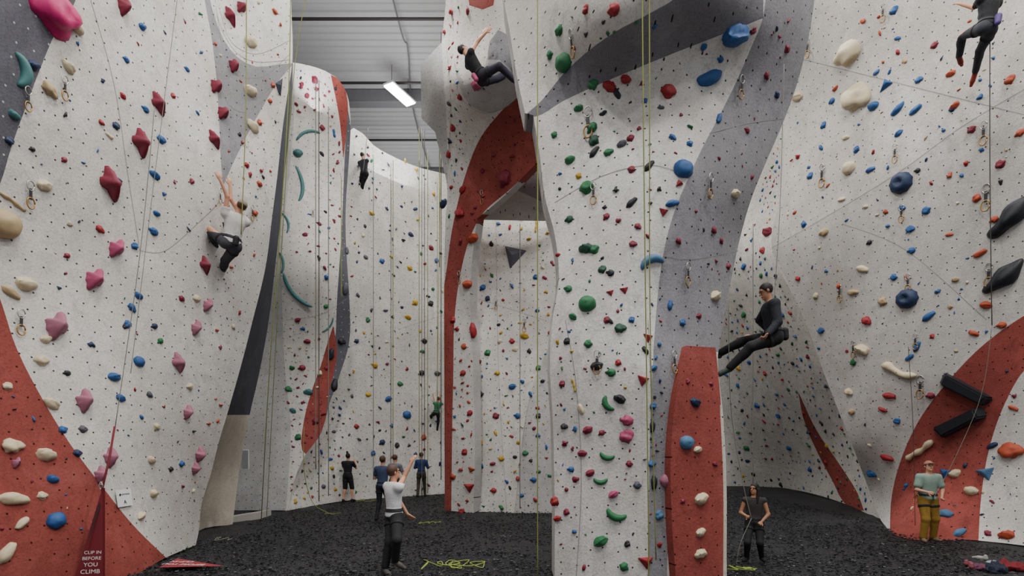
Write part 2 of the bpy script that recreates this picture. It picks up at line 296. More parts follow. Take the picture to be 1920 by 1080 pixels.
structure(mesh_obj('ceiling',V,Fc,CM,smooth=False),'light grey corrugated metal roof deck')
GW=mat('shell_wall','#b8b8b8',rough=.85,var=.04,bump=.1,bscale=20)
structure(box_obj('wall_north',Vector((0,33.2,8.5)),(36,.3,17.4),GW))
structure(box_obj('wall_west',Vector((-17.5,14,8.5)),(.3,38,17.4),GW))
structure(box_obj('wall_east',Vector((18,14,8.5)),(.3,38,17.4),GW))
BM_=mat('beam_grey','#7c7c80',rough=.6,bump=0); DK=mat('pipe_dark','#433f40',rough=.5,bump=0)
k=3
for yb,w,h,m_ in ((22.6,.5,.5,BM_),(12.5,.5,.6,BM_),(29,.4,.5,BM_)):
    structure(box_obj('trim_%d'%k,Vector((0,yb,zc-h/2-.02)),(34,w,h),m_,bev=.03),'grey steel roof beam'); k+=1
for yb in (18.0,21.2,25.2):
    o=tube('sprinkler_pipe',[(-14,yb,zc-.55),(14,yb,zc-.55)],.05,DK,8); meta(o,'dark steel sprinkler pipe running below the roof deck','pipe',group='ceiling pipes')
o=tube('conduit',crom([(-3.9,14,zc-.1),(-3.95,19,zc-.2),(-3.9,20,zc-.12),(-4.4,24,zc-.1),(-4.4,31,zc-.1)],6),.03,BM_,6); meta(o,'grey electrical conduit along the roof deck','pipe')
EM=mat('lamp_tube','#ffffff',emit=18,bump=0); HS=mat('lamp_housing','#d8d8d8',bump=0)
def lamp(x,y,z=16.1,rot=0.0,power=330,W=.34):
    e=bpy.data.objects.new('ceiling_lamp',None); link(e); e.location=(x,y,z)
    meta(e,'long white high-bay lamp hanging from the roof deck','lamp',group='high-bay ceiling lamps')
    R=Matrix.Rotation(rot,3,'Z')
    h=box_obj('housing',Vector((x,y,z+.06)),(W,1.5,.08),HS,bev=.02,rot=R); parent(h,e)
    t=box_obj('lamp_tube',Vector((x,y,z-.0)),(W-.05,1.4,.05),EM,bev=.01,rot=R); parent(t,e)
    for s in (-.5,.5):
        p=R@Vector((0,s,0)); c=tube('hanger',[(x+p.x,y+p.y,z+.1),(x+p.x,y+p.y,zc)],.01,DK); parent(c,e)
    ld=bpy.data.lights.new('lamp_light','AREA'); ld.shape='RECTANGLE'; ld.size=.5; ld.size_y=1.6; ld.energy=power; ld.color=(1,.98,.945)
    lo=link(bpy.data.objects.new('lamp_light',ld)); lo.location=(x,y,z-.06); lo.rotation_euler=(0,0,rot); parent(lo,e)
lp=P(750,178,21.4)
lamp(lp.x,lp.y,lp.z,-.48,power=230,W=.5)
for x in (-2.5,3.2,9):
    for y in (0.5,5.5): lamp(x,y,power=560)
for x,y in ((-2.6,12.8),(0.3,12.5),(6.5,13.5),(12.3,20),(4.5,21.5),(8.5,20.5)): lamp(x,y,power=430)
for x,y in ((-5,16),(-4,21),(-5,27)):  # unseen upward fill lights, added to brighten the roof deck
    ld=bpy.data.lights.new('ceiling_fill','AREA'); ld.size=3; ld.energy=105
    lo=link(bpy.data.objects.new('ceiling_fill',ld)); lo.location=(x,y,13); lo.rotation_euler=(math.pi,0,0)
CC=mat('concrete','#a9a59d',rough=.9,bump=.4)
q=[P(372,992,13.3),P(500,966,15.8)]
o=mesh_obj('concrete_curb',[(q[0].x-.3,q[0].y-.4,-.05),(q[1].x+.0,q[1].y-.4,-.05),(q[1].x,q[1].y+.3,-.05),(q[0].x-.3,q[0].y+.3,-.05),(q[0].x-.3,q[0].y-.4,.14),(q[1].x,q[1].y-.4,.14),(q[1].x,q[1].y+.3,.14),(q[0].x-.3,q[0].y+.3,.14)],[(0,3,2,1),(4,5,6,7),(0,1,5,4),(1,2,6,5),(2,3,7,6),(3,0,4,7)],CC,smooth=False)
meta(o,'low grey concrete curb at the wall base','curb')
nf=SC.nrm(461,862); c0=SC.pt(461,862)
e=box_obj('notice_frame',c0+nf*.03,(.24,.04,.66),HS,bev=.01); meta(e,'small framed notice hanging on the rear wall','picture frame')
g=box_obj('notice_sheet',c0+nf*.055,(.19,.01,.58),mat('paper_grey','#8f9192',bump=0)); parent(g,e)
# ------------------------------------------------------------ holds
def icomesh(name,fn,sub=3):
    bm=bmesh.new(); bmesh.ops.create_icosphere(bm,subdivisions=sub,radius=.5)
    for v in bm.verts: v.co=fn(v.co.copy())
    me=bpy.data.meshes.new(name); bm.to_mesh(me); bm.free()
    for p in me.polygons: p.use_smooth=True
    return me
def f_blob(sd):
    def f(c):
        n=c.normalized(); r=1+.5*noise.noise(n*1.5+Vector((sd*7.1,sd,0))); c=c*r
        if c.z<-.1: c.z=-.1
        return Vector((c.x,c.y*.9,c.z*.7))
    return f
def f_jug(sd):
    def f(c):
        n=c.normalized(); r=1+.25*noise.noise(n*1.8+Vector((sd*5.,0,2))); c=c*r
        z=max(c.z,-.08)*.8
        if c.y>0: z*=1.1; 
        y=c.y*.75+.12*z-.1*c.x*c.x
        if z>.12 and c.y>.15: y-=.12
        return Vector((c.x*1.05,y,z))
    return f
def f_star(sd):
    def f(c):
        th=math.atan2(c.y,c.x); rho=math.hypot(c.x,c.y)*2
        pk=[(1.35,.50),(-1.75,.48),(2.75,.32),(.25,.30),(-.45,.27),(3.7,.30)] if sd%2 else [(1.75,.5),(-1.2,.5),(.35,.34),(2.9,.29),(-2.75,.28)]
        R=.20
        for a,h in pk:
            dd=(th-a+math.pi)%(2*math.pi)-math.pi; R+=(h-.2)*math.exp(-(dd/.38)**2)
        z=max(c.z,-.04)*(.6*max(0,1-rho)**.5+.30) if rho<1 else max(c.z,-.02)*.3
        return Vector((math.cos(th)*rho*R*.95,math.sin(th)*rho*R,z))
    return f
def f_round(sd):
    def f(c):
        c=c*(1+.14*noise.noise(c*4+Vector((sd,0,0)))); return Vector((c.x,c.y*.9,max(c.z,-.05)*.8))
    return f
def f_edge(sd):
    def f(c):
        c=c*(1+.25*noise.noise(c*3+Vector((sd*3,0,0)))); return Vector((c.x,c.y*.45-.1*c.x*c.x*(1 if sd%2 else -1),max(c.z,-.08)*.45))
    return f
def f_pocket(sd):
    def f(c):
        rho=math.hypot(c.x,c.y-.06); z=max(c.z,-.06)*.8
        if c.z>0 and rho<.2: z-=.24*(1-(rho/.2)**2)
        rg=1+.05*math.cos(9*math.atan2(c.y,c.x)); return Vector((c.x*rg,c.y*.95*rg,z))
    return f
def f_shell(sd):
    def f(c):
        w=.26*(1+.25*math.sin(c.x*9+sd)); return Vector((c.x,c.y*2*w*.75+.18*c.x*c.x,max(c.z,-.04)*(.38+.06*math.sin(c.y*40))))
    return f
def tubehold(pts,rad,seg=10,zs=1.):
    V,Fc=tube_geo(pts,rad,seg); me=bpy.data.meshes.new('h'); me.from_pydata([(v.x,v.y,max(v.z*zs,-.03)) for v in V],[],Fc)
    for p in me.polygons: p.use_smooth=True
    return me
def m_bean(sd):
    pts=[];rd=[]
    for i in range(15):
        t=i/14; a=math.radians(205+130*t); pts.append((.46*math.cos(a),.46*math.sin(a)+.33,.0)); rd.append(.03+.13*math.sin(math.pi*t)**.6)
    return tubehold(pts,rd)
def m_arch(sd):
    pts=[];rd=[]
    for i in range(17):
        t=i/16; a=math.radians(235+70*t); pts.append((.87*math.cos(a),.87*math.sin(a)+.78,0)); rd.append(.014+.036*math.sin(math.pi*t)**.3)
    return tubehold(pts,rd)
def m_log(sd):
    pts=[(-.5+i/12,.02*math.sin(i*.7),.02) for i in range(13)]; rd=[.075+.02*math.sin(i*1.3+sd) for i in range(13)]; rd[0]=rd[-1]=.05
    return tubehold(pts,rd)
def m_bone(sd):
    pts=[(-.5+i/14,.05*math.sin(i*.5)+(.05 if i<4 else 0),.02) for i in range(15)]; rd=[.03,.09,.12,.12,.1,.085,.08,.08,.08,.085,.09,.1,.1,.07,.02]
    return tubehold(pts,rd)
def m_poly(pts,h,top=.45,off=(0,0),bev=.03):
    bm=bmesh.new(); n=len(pts); a=[bm.verts.new((x,y,0)) for x,y in pts]; bq=[bm.verts.new((x*top+off[0],y*top+off[1],h)) for x,y in pts]
    bm.faces.new(a[::-1]); bm.faces.new(bq)
    for i in range(n): bm.faces.new((a[i],a[(i+1)%n],bq[(i+1)%n],bq[i]))
    bmesh.ops.bevel(bm,geom=bm.edges[:],offset=bev,segments=2,affect='EDGES')
    me=bpy.data.meshes.new('h'); bm.to_mesh(me); bm.free(); return me
UM={}
def um(t,sd):
    k=(t,sd)
    if k not in UM:
        fn={'B':f_blob,'J':f_jug,'S':f_star,'R':f_round,'E':f_edge,'K':f_pocket,'L':f_shell}
        if t in fn: me=icomesh('hold',fn[t](sd))
        elif t=='C': me=m_bean(sd)
        elif t=='A': me=m_arch(sd)
        elif t=='G': me=m_log(sd)
        elif t=='N': me=m_bone(sd)
        elif t=='T': me=m_poly([(-.5,.3),(.1,-.45),(.5,.35)] if sd%2 else [(-.45,-.4),(.5,.0),(-.2,.5)],.3,.25,(.05,.1))
        elif t=='V': me=m_poly([(-.5,.45),(.0,-.5),(.5,.45)],.3,.04,(-.02,.0),.012)
        elif t=='P': me=m_poly([(-.5,.13),(-.44,-.15),(.46,-.13),(.5,.11)],.2,.8,(0,.03),.03)
        me.materials.append(HM['r']); UM[k]=me
    return UM[k]
TN={'B':'rounded','J':'jug','S':'star-shaped','R':'bulbous','E':'thin edge','K':'scooped','L':'long ridged','C':'crescent','A':'curved rail','G':'log-shaped','N':'bone-shaped','T':'triangular','V':'pyramid','P':'angular bar'}
bm=bmesh.new(); bmesh.ops.create_cone(bm,cap_ends=True,segments=10,radius1=.5,radius2=.45,depth=.5); BME=bpy.data.meshes.new('bolt'); bm.to_mesh(BME); bm.free(); BME.materials.append(BOLT)
WP={'A':(SA,'the overhanging wall'),'C':(SC,'the rear wall'),'D':(SD,'the far wall'),'E':(SE,'the red-banded tower'),'2':(SE2,'the recessed wall'),'F':(SF,'the grey-banded tower'),'G':(SG,'the slanting wall'),'H':(SH,'the alcove wall'),'V':(SF,'the red wedge')}
placed=[]
cols=list(HM.keys()); SV=[];SFc=[];SMI=[]
def hold(w,x,y,s,c,t,ang=None,indiv=True):
    surf,ph=WP[w]; p,r,u,n=surf.frame(x,y)
    if w=='V': p=P(x,y,p.y-.16)
    size=s*p.y/F; sd=random.randint(0,3)
    if ang is None: ang=random.uniform(-35,35) if t not in 'STV' else random.uniform(-18,18)
    a=math.radians(ang); rr=r*math.cos(a)+u*math.sin(a); uu=-r*math.sin(a)+u*math.cos(a)
    M=Matrix(((rr.x,uu.x,n.x,p.x),(rr.y,uu.y,n.y,p.y),(rr.z,uu.z,n.z,p.z),(0,0,0,1)))@Matrix.Diagonal((size,size,size,1))
    if not indiv:
        me=um(t,sd); b0=len(SV); SV.extend([list(M@v.co) for v in me.vertices]); SFc.extend([[i+b0 for i in f.vertices] for f in me.polygons]); SMI.extend([cols.index(c)]*len(me.polygons)); return
    o=bpy.data.objects.new('climbing_hold',um(t,sd)); link(o); o.matrix_world=M
    o.material_slots[0].link='OBJECT'; o.material_slots[0].material=HM[c]
    meta(o,'%s %s climbing hold bolted to %s'%(HN[c],TN[t],ph),'climbing hold',group='climbing holds on '+ph)
    if s>=24 and t in 'BRJSKN':
        bq=bpy.data.objects.new('bolt',BME); link(bq); bq.parent=o
        zt={'B':.31,'R':.38,'J':.32,'S':.42,'K':.16,'N':.1}[t]
        bs=.018/size; bq.matrix_local=Matrix.Translation((0,.06 if t=='K' else 0,zt))@Matrix.Diagonal((bs,bs,bs,1))
H={}
H['A']="""100 25 78 M B;230 12 42 m S;295 195 44 m S;262 268 56 m S;430 32 36 m S;452 14 32 m S;437 124 34 m S;404 162 38 m S;417 212 36 m S;400 262 36 m S;205 345 66 m S;217 466 46 p S;176 524 54 p S;105 612 66 q S;157 752 52 q S;383 497 36 m S;388 572 32 q S;366 615 34 q S;332 680 42 q S;350 773 32 q S;372 852 34 q S;205 858 44 q S;186 890 38 q S;364 878 28 q S;30 868 26 q S;
40 133 66 t C 100;62 122 22 n J;25 215 20 t J;18 265 15 n B;142 50 26 c J;127 125 24 c J;92 168 26 w B;83 347 25 c J;24 378 46 w G 160;5 420 60 w R;47 532 34 c J;20 548 36 w E;470 78 26 c J;468 170 26 c J;473 237 24 c J;77 676 22 c B;85 852 32 c J;23 837 30 c B;96 757 26 c J;26 935 52 c E;43 980 30 c E 40;12 1037 46 c E 55;15 725 16 c B;293 800 14 c B;355 725 14 c B;283 862 18 c J;287 925 20 c J;264 967 20 c J;85 636 20 c J;368 560 14 c B;79 930 16 c B;
266 50 16 b J;272 205 13 b B;290 328 19 b J;287 434 16 b B;236 112 12 b B;218 237 14 n B;302 262 15 b B;221 340 13 n B;253 462 13 b B;293 400 13 b J;259 554 16 b J;247 577 15 b B;240 608 14 b B;260 678 22 b R;214 707 22 b J;226 746 17 b J;289 612 12 n B;145 850 14 n B;105 976 34 b R;98 898 20 b J;118 806 14 b B;155 805 14 s B;235 612 10 k B;
187 430 14 r B;230 180 11 r B;487 230 11 o B;486 345 11 o B;462 310 11 r B;120 300 11 m B;340 560 11 m B;325 180 10 r B;478 400 11 o B;512 160 10 o B;515 22 10 o B;125 700 12 k B;60 280 10 k B;340 870 12 b B;300 640 12 g B;190 230 10 r B;350 130 10 b B;280 740 12 s B;360 340 10 m B;320 880 10 k B;125 480 11 m B"""
H['C']="""577 252 52 t A 215;558 287 18 t J;560 345 74 t A 95;536 418 46 t A 105;528 492 42 t A 100;555 547 76 t A -52;616 610 34 t A 62;576 640 12 m J;590 150 12 m B;576 180 9 m B;604 240 10 m B;572 440 10 m J;558 600 10 m J;566 690 12 m B;578 735 16 t J;549 770 12 t J;541 730 11 g B;600 700 10 c B;592 790 14 m B;648 540 24 s E 85;650 470 18 s E 80;627 722 26 k E 80;621 664 24 k E 85;640 640 14 k B;612 520 9 b B;598 420 9 m B;560 820 12 g B"""
H['D']="""763 778 17 b R;728 748 14 b J;702 685 12 y B;765 595 12 y J;778 568 12 y B;768 503 10 y B;697 400 10 y B;779 392 12 n E;716 490 10 b B;690 740 10 y B;668 640 10 n B;745 835 10 k B;790 700 12 k B;795 640 11 k B;770 440 10 n B;700 850 10 b B;668 800 10 r B;750 720 10 g B;690 600 10 g B;808 570 11 k B;808 465 10 m B;820 700 12 s J;795 820 11 o B;655 900 10 n B;716 830 12 n B"""
H['E']="""862 400 18 r B;876 533 20 o J;887 447 22 o J;887 620 30 r E 95;881 775 12 r B;879 915 24 r T;850 240 14 r B;862 182 12 r J;847 22 12 r B;842 290 13 r B;947 336 28 m B;893 160 18 p B;868 355 16 r J;868 700 12 r B;872 848 12 r B;835 60 10 r B;915 130 10 g B;980 135 24 c J;973 70 20 c J;990 60 14 y J;878 20 12 m B;905 320 11 m J;925 290 10 m B;850 600 11 r B;870 650 11 o B;866 960 12 r B;832 382 18 n J"""
H['2']="""962 484 44 s V;1005 424 24 y G 85;980 402 22 b J;1012 333 28 k B;937 396 16 m B;983 630 16 y J;960 725 14 b J;915 662 12 g B;932 700 10 y B;1005 520 10 b B;915 560 10 n B;900 830 12 y B;970 780 12 b B;1010 780 10 k B;930 780 12 m B;985 850 10 g B;940 860 10 y B;1010 690 10 g B;905 540 12 b B;925 920 11 r B;1000 900 11 b B;960 640 10 r B"""
H['F']="""1049 58 20 g B;1057 118 36 g R;1032 102 15 g B;1113 160 18 g B;1085 203 17 g J;1110 241 20 g B;1115 264 20 G B;1068 300 20 g J;1141 286 16 g B;1100 352 25 g B;1067 412 15 G B;1099 466 26 G J;1114 468 18 g B;1065 542 15 g B;1101 570 34 g R;1130 506 15 G B;1163 616 19 G B;1103 645 15 g B;1074 594 16 g J;1145 699 17 g B;1140 757 36 g C -60;1138 855 32 g C -15;1126 901 30 g C 0;1155 965 44 g C -20;1126 1015 26 g J;1170 1063 16 g B;1039 253 12 g B;
1143 162 25 r J;1173 148 20 r J;1253 172 26 r B;1151 18 22 r B;1099 18 15 r B;1183 260 14 m B;1274 345 17 r T;1184 318 14 m B;1243 398 20 r T;1170 545 18 r T;1144 550 16 r T;1214 634 22 r T;1204 714 26 r T;1187 458 13 m B;1137 407 13 m B;1102 806 18 m J;1175 789 22 p B;1176 819 26 p B;1150 927 18 p J;1106 887 17 m J;1250 901 28 q R;1210 1055 32 r T;1092 850 16 m J;1041 940 17 r B;1045 972 14 r J;1139 600 13 m B;1196 425 12 m B;1063 960 12 m B;1128 812 12 m B;
1157 176 24 k E -60;1166 270 18 s J;1217 311 26 k E 50;1184 380 26 k E 40;1114 285 26 k E 50;1240 202 14 s E;1143 601 18 k E -50;1119 686 22 k J;1162 748 22 k J;1210 657 20 k E -55;1223 800 24 k E 90;1226 905 28 k E 90;1195 910 14 s B;1144 512 14 k B;1064 640 13 k B;1177 1020 12 k B;
1378 65 50 b J 20;1330 147 56 b E 25;1281 318 38 b R;1261 381 28 b E 15;1222 492 52 l C 200;1348 222 24 b E 70;1293 270 12 b B;1256 572 22 b E 80;1225 762 13 b B;1237 966 17 l B;1222 870 13 b B;1261 258 13 b B;1350 112 12 b B;1280 606 14 b B;1226 690 14 b J;
1378 363 22 c J;1341 555 26 c J;1475 92 13 m B;1437 142 13 m B;1400 245 12 m B;1338 432 14 m B;1352 452 11 m B;1310 593 12 m B;1272 452 12 m B;1456 178 12 n B;1365 500 12 m B;1413 58 12 m B;
1076 722 26 y G 105;1089 766 22 c E 110;1085 330 12 y B;1210 190 10 b B;1055 720 12 m B;1058 800 12 k B;1185 600 12 b B;1160 680 12 r B;1180 870 12 m B;1070 880 12 b B"""
H['V']="""1287 830 30 l R;1303 755 22 n J;1308 843 17 c J;1314 935 28 c J;1313 998 20 c J;1313 1038 24 c J;1290 715 10 m B;1340 870 10 m B;1280 940 10 m B;1333 720 9 m B"""
H['G']="""1590 102 46 c B;1606 184 48 c B;1496 181 22 c J;1592 315 26 c R;1545 436 17 w B;1617 504 26 c E;1617 655 28 c J;1685 697 66 c N -22;1725 845 66 c G 32;1790 888 20 c J;1820 920 22 c J;1586 258 18 c E;1600 548 24 w E;1579 374 17 c E;1655 565 16 w B;1530 555 12 c B;1592 735 14 c B;1597 772 13 w B;
1683 205 28 b E 30;1718 205 24 b E 20;1637 199 20 b J;1662 160 26 b T;1690 343 40 n K;1701 560 38 n K;1632 318 20 b E;1685 250 14 b J;1692 390 15 b E;1707 430 13 b B;1741 593 26 b E;1719 650 22 b E 60;1706 670 18 b E 30;1773 963 22 l J;1799 998 28 l E;1848 889 32 l T;1771 888 24 b T;1862 835 20 n E;1683 72 14 b E;1677 20 14 b B;1709 470 13 b B;1607 280 12 b B;1737 395 14 b B;1676 520 12 b B;1723 150 12 b B;1683 790 12 b B;1785 205 10 n B;
1783 138 15 o J;1790 198 16 o J;1895 150 16 o B;1822 243 13 m B;1876 308 15 m B;1864 412 13 o B;1838 475 24 o E 20;1826 625 20 o E;1667 742 26 r E -10;1655 768 18 r E;1664 858 28 r E -15;1896 846 32 o B;1900 765 18 o E;1888 1003 24 o J;1849 572 18 o J;1833 371 14 o B;1780 440 14 o E;1625 602 16 r B;1752 85 12 m B;1545 235 12 b B;1560 190 12 b B;1878 610 14 o B;1745 742 14 m B;1852 1000 12 m B;1635 888 16 b B;1912 250 14 o B;
1893 410 84 k L 42;1883 520 78 k L 38;1810 730 92 k P -38;1801 792 94 k P 28;1720 320 10 k B;1630 455 10 k B;1520 330 12 b B;1540 620 12 b B;1600 680 12 g B;1508 420 11 b B"""
H['H']="""1440 435 24 m J;1430 470 12 r B;1395 590 12 g B;1420 760 12 b B;1460 780 11 b B;1385 690 10 y B;1395 500 12 b B;1435 700 10 r B;1480 840 12 b B;1520 880 12 b B;1400 840 11 g B"""
HL=[]
for w,s in H.items():
    for it in s.replace('\n','').split(';'):
        q=it.split()
        if len(q)>=5: HL.append((w,float(q[0]),float(q[1]),float(q[2]),q[3],q[4],float(q[5]) if len(q)>5 else None)); placed.append((float(q[0]),float(q[1]),float(q[2])))
order=sorted(range(len(HL)),key=lambda i:-HL[i][3]); top=set(order[:298])
for i,h in enumerate(HL): hold(*h,indiv=(i in top))
bm=bmesh.new(); bmesh.ops.create_icosphere(bm,subdivisions=2,radius=.5); IV=np.array([v.co[:] for v in bm.verts]); IF=[[v.index for v in f.verts] for f in bm.faces]; bm.free()
def scatter(w,poly,n,weights,s0,s1,mind=1.4):
    surf=WP[w][0]; xs=[p[0] for p in poly]; ys=[p[1] for p in poly]; got=0; tries=0
    ks=list(weights.keys()); wt=list(weights.values())
    while got<n and tries<n*12:
        tries+=1; x=random.uniform(min(xs),max(xs)); y=random.uniform(min(ys),max(ys))
        if not inpoly(np.array([x]),np.array([y]),poly)[0]: continue
        s=random.uniform(s0,s1)*random.choice((.5,.65,.85,1,1.2))
        if any((x-a)**2+(y-b)**2<((s+c)*.5*mind+2)**2 for a,b,c in placed): continue
        placed.append((x,y,s)); got+=1
        p,r,u,nn=surf.frame(x,y); a=random.uniform(0,6.3); R=np.array([r*math.cos(a)+u*math.sin(a),-r*math.sin(a)+u*math.cos(a),nn]); sz=s*p.y/F
        q=IV*(1+.4*np.sin(IV@np.random.randn(3)*5+random.random()*6))[:,None]*np.array([1,random.uniform(.4,.9),.7])
        q[:,2]=np.maximum(q[:,2],-.1); q=(q*sz)@R+np.array(p)
        b0=len(SV); SV.extend(q.tolist()); SFc.extend([[i+b0 for i in f] for f in IF]); SMI.extend([cols.index(random.choices(ks,wt)[0])]*len(IF))
ALL={'b':3,'g':2,'y':1.5,'r':2,'m':2,'k':2.5,'n':2,'o':1,'v':.5,'c':1.5,'t':1}
scatter('A',[(120,20),(380,20),(500,200),(490,480),(400,800),(350,1000),(200,850),(60,620),(60,300)],40,{'b':3,'m':2,'k':1,'r':1,'n':2,'c':1,'g':.7},7,10)
scatter('A',[(400,0),(540,0),(515,330),(430,700),(370,960),(330,900),(400,560)],44,{'o':3,'r':2,'k':2,'b':1,'c':1.5},6,9)
scatter('A',[(0,700),(60,760),(240,1000),(0,1060)],10,{'m':2,'c':1,'b':2,'k':1},9,13)
scatter('C',[(552,125),(640,160),(640,400),(625,580),(575,700),(555,850),(545,940),(535,600),(550,300)],90,{'m':5,'t':1,'g':.7,'b':1,'r':1,'k':1,'c':1},6,9)
scatter('C',[(625,620),(640,640),(605,800),(573,840),(572,800),(600,700)],10,{'m':3,'c':1},7,10)
scatter('D',[(655,250),(830,330),(830,915),(545,945),(575,860),(650,640)],250,{'b':2,'n':3,'y':1.5,'k':3,'r':.7,'m':1,'g':1,'s':3,'c':1},5,8.5)
scatter('D',[(640,700),(640,930),(550,945),(560,880),(600,830)],50,ALL,5,8)
scatter('E',[(842,20),(862,0),(860,170),(870,320),(842,440)],36,{'r':4,'b':1,'g':1,'k':1},7,10)
scatter('E',[(852,600),(884,600),(886,950),(848,950)],30,{'r':4,'o':2,'k':1,'b':1},7,10)
scatter('E',[(960,220),(1000,250),(900,390),(845,540),(870,400)],14,{'m':4,'r':1},7,10)
scatter('2',[(892,420),(1028,420),(1036,955),(892,955)],125,{'b':4,'g':2,'y':2.5,'r':1.5,'m':1,'k':2,'o':.6,'c':1},6,9.5)
scatter('F',[(1040,20),(1300,10),(1080,140),(1010,180)],10,{'g':2,'r':2,'k':1,'b':1},8,12)
scatter('F',[(1020,230),(1240,110),(1420,50),(1340,200),(1240,450),(1215,700),(1212,1070),(1048,1070),(1040,700)],52,{'g':2,'r':1,'k':2,'m':3,'b':1,'y':.4,'n':1},8,12)
scatter('F',[(1040,600),(1075,620),(1085,1060),(1045,1060)],16,{'m':2,'b':2,'y':1,'g':1,'k':1},8,11)
scatter('F',[(1220,560),(1240,560),(1242,1060),(1218,1060)],18,{'b':2,'n':2,'k':1,'r':1,'m':1},8,11)
scatter('F',[(1440,20),(1510,10),(1420,330),(1350,600),(1250,560),(1300,350)],18,{'m':3,'n':1},7,10)
scatter('G',[(1535,20),(1900,20),(1900,600),(1720,780),(1660,960),(1560,720),(1470,500),(1480,250)],95,{'b':4,'o':2,'r':1.5,'c':1.5,'n':1,'w':1,'k':.6},6,10)
scatter('G',[(1700,850),(1900,640),(1910,1000),(1690,980)],14,{'n':2,'m':2,'c':1,'b':1},8,12)
scatter('H',[(1375,470),(1410,400),(1440,480),(1520,650),(1610,860),(1640,960),(1480,910),(1370,905),(1355,660)],400,{'b':4,'n':3,'g':2.5,'r':1.5,'y':.8,'k':4,'m':1,'t':1},4.5,8.5,1.1)
scatter('H',[(1420,370),(1465,250),(1462,350),(1445,440)],36,ALL,5,8,1.1)
me=bpy.data.meshes.new('small_climbing_hold'); me.from_pydata(SV,[],SFc)
for k in cols: me.materials.append(HM[k])
me.polygons.foreach_set('material_index',np.array(SMI,dtype=np.int32)); me.polygons.foreach_set('use_smooth',np.ones(len(SMI),bool)); me.update()
o=link(bpy.data.objects.new('small_climbing_hold',me)); meta(o,'hundreds of small multicoloured climbing holds bolted across the walls','climbing hold',kind='stuff')
# ------------------------------------------------------------ quickdraws
SL=mat('sling_dark','#2b2b30',bump=0)
def oval(r1,r2,cz,n=14): return [(r1*math.cos(2*math.pi*i/n),0,cz+r2*math.sin(2*math.pi*i/n)) for i in range(n+1)]
QD=[('A',117,165,46),('A',48,185,46),('A',53,365,52),('A',36,605,50),('F',1103,232,60),('F',1076,80,48),('F',1114,365,44),('F',1120,680,46),('F',1387,165,42),('F',1328,350,48),('F',1286,515,44),('F',1261,680,44),('G',1543,330,44),('G',1692,400,34),('G',1680,288,36),('G',1576,550,34),('G',1704,530,34),('G',1850,370,50),('G',1855,515,44),('G',1846,250,44),('G',1516,90,34),('G',1727,725,44),('G',1726,925,40),('G',1602,655,34),('G',1657,25,34),('2',983,610,26),('2',930,570,22),('E',905,370,26),('E',862,520,24),('H',1436,560,20),('C',586,400,18),('A',470,400,30),('A',410,370,26),('G',1718,640,30)]
proto=None
for w,x,y,s in QD:
    p,r,u,n=WP[w][0].frame(x,y); Lq=s*p.y/F
    if proto is None:
        e=bpy.data.objects.new('quickdraw',None); link(e)
        c1=tube('carabiner',oval(.12,.17,.32),.022,METAL,6); c2=tube('carabiner',oval(.13,.2,-.3),.024,BRASS,6)
        s1=box_obj('sling',Vector((0,0,.02)),(.1,.03,.4),SL,bev=.01)
        for c in (c1,c2,s1): c.parent=e
        proto=[e,c1,c2,s1]; objs=proto
    else:
        objs=[o.copy() for o in proto]
        for o in objs: link(o)
        for o in objs[1:]: o.parent=objs[0]
    e=objs[0]; e.matrix_world=Matrix.Translation(p+n*.05)@Matrix(((r.x,n.x,0),(r.y,n.y,0),(r.z,n.z,1))).to_4x4()@Matrix.Diagonal((Lq,Lq,Lq,1))
    meta(e,'quickdraw with two carabiners hanging from %s'%WP[w][1],'quickdraw',group='quickdraws on the walls')
# ------------------------------------------------------------ ropes
RY=mat('rope_yellow_green','#858a45',rough=.8,bump=0); RD=mat('rope_dark','#3c3c38',rough=.8,bump=0); RG=mat('rope_grey','#77776c',rough=.8,bump=0); RN=mat('rope_neon','#97a845',rough=.8,bump=0)
def rope(pts,m,r=.009,lab='yellow-green climbing rope hanging down the wall'):
    o=tube('climbing_rope',crom(pts,6),r,m,6); meta(o,lab,'rope'); return o
rope([P(1008,-240,7.9),P(1008,500,7.9),P(1008,1101,7.9)],RY,.009)
rope([P(1203,-240,7.2),P(1206,200,7.5),P(1211,600,7.75),P(1216,1000,7.85),P(1215,1095,7.9)],RY,.009)
rope([P(1217,-240,7.2),P(1218,200,7.5),P(1219,600,7.8),P(1230,1050,7.9)],RY,.008)
rope([P(546,-200,12.2),P(540,200,12.4),P(505,700,13),P(490,972,14.9)],RY,.011)
rope([P(599,-100,12.0),P(553,120,12.3),P(520,600,13.2),P(500,968,15.3)],RY,.008)
for x,t,b_,d,m in ((733,305,925,20.6,RG),(737,300,860,20.4,RY),(786,240,860,20.5,RY),(791,240,930,20.8,RG),(796,240,925,21,RD),(802,280,925,21.2,RY),(820,330,770,22,RY),(592,150,880,16.2,RG),(598,150,940,16.3,RD),(616,200,930,16.5,RG),(640,330,560,17.5,RY),(824,100,500,15.8,RY),(827,60,900,15.9,RD),(975,420,950,16,RG),(1412,420,910,19,RG),(700,290,900,20.3,RG)):
    rope([P(x,t,d),P(x,(t+b_)/2,d),P(x,b_,d)],m,.013,'thin climbing rope hanging from the top anchor')
rope([P(1857,-200,9.6),P(1856,300,10.1),P(1860,610,10.6)],RD,.008,'dark rope hanging down the white wall')
rope([P(1860,610,10.6),P(1840,740,10.9),P(1790,860,11.2),P(1748,938,11.3)],RG,.005,'rope running from the wall to the belaying man')
rope([P(1703,650,12.0),P(1712,800,12.2),P(1716,985,12.4)],RD,.006,'thin dark rope hanging beside the red band')
rope([P(462,-150,10.2),P(461,200,10.3),P(452,440,10.4)],RY,.009,'rope running up from the climber in white')
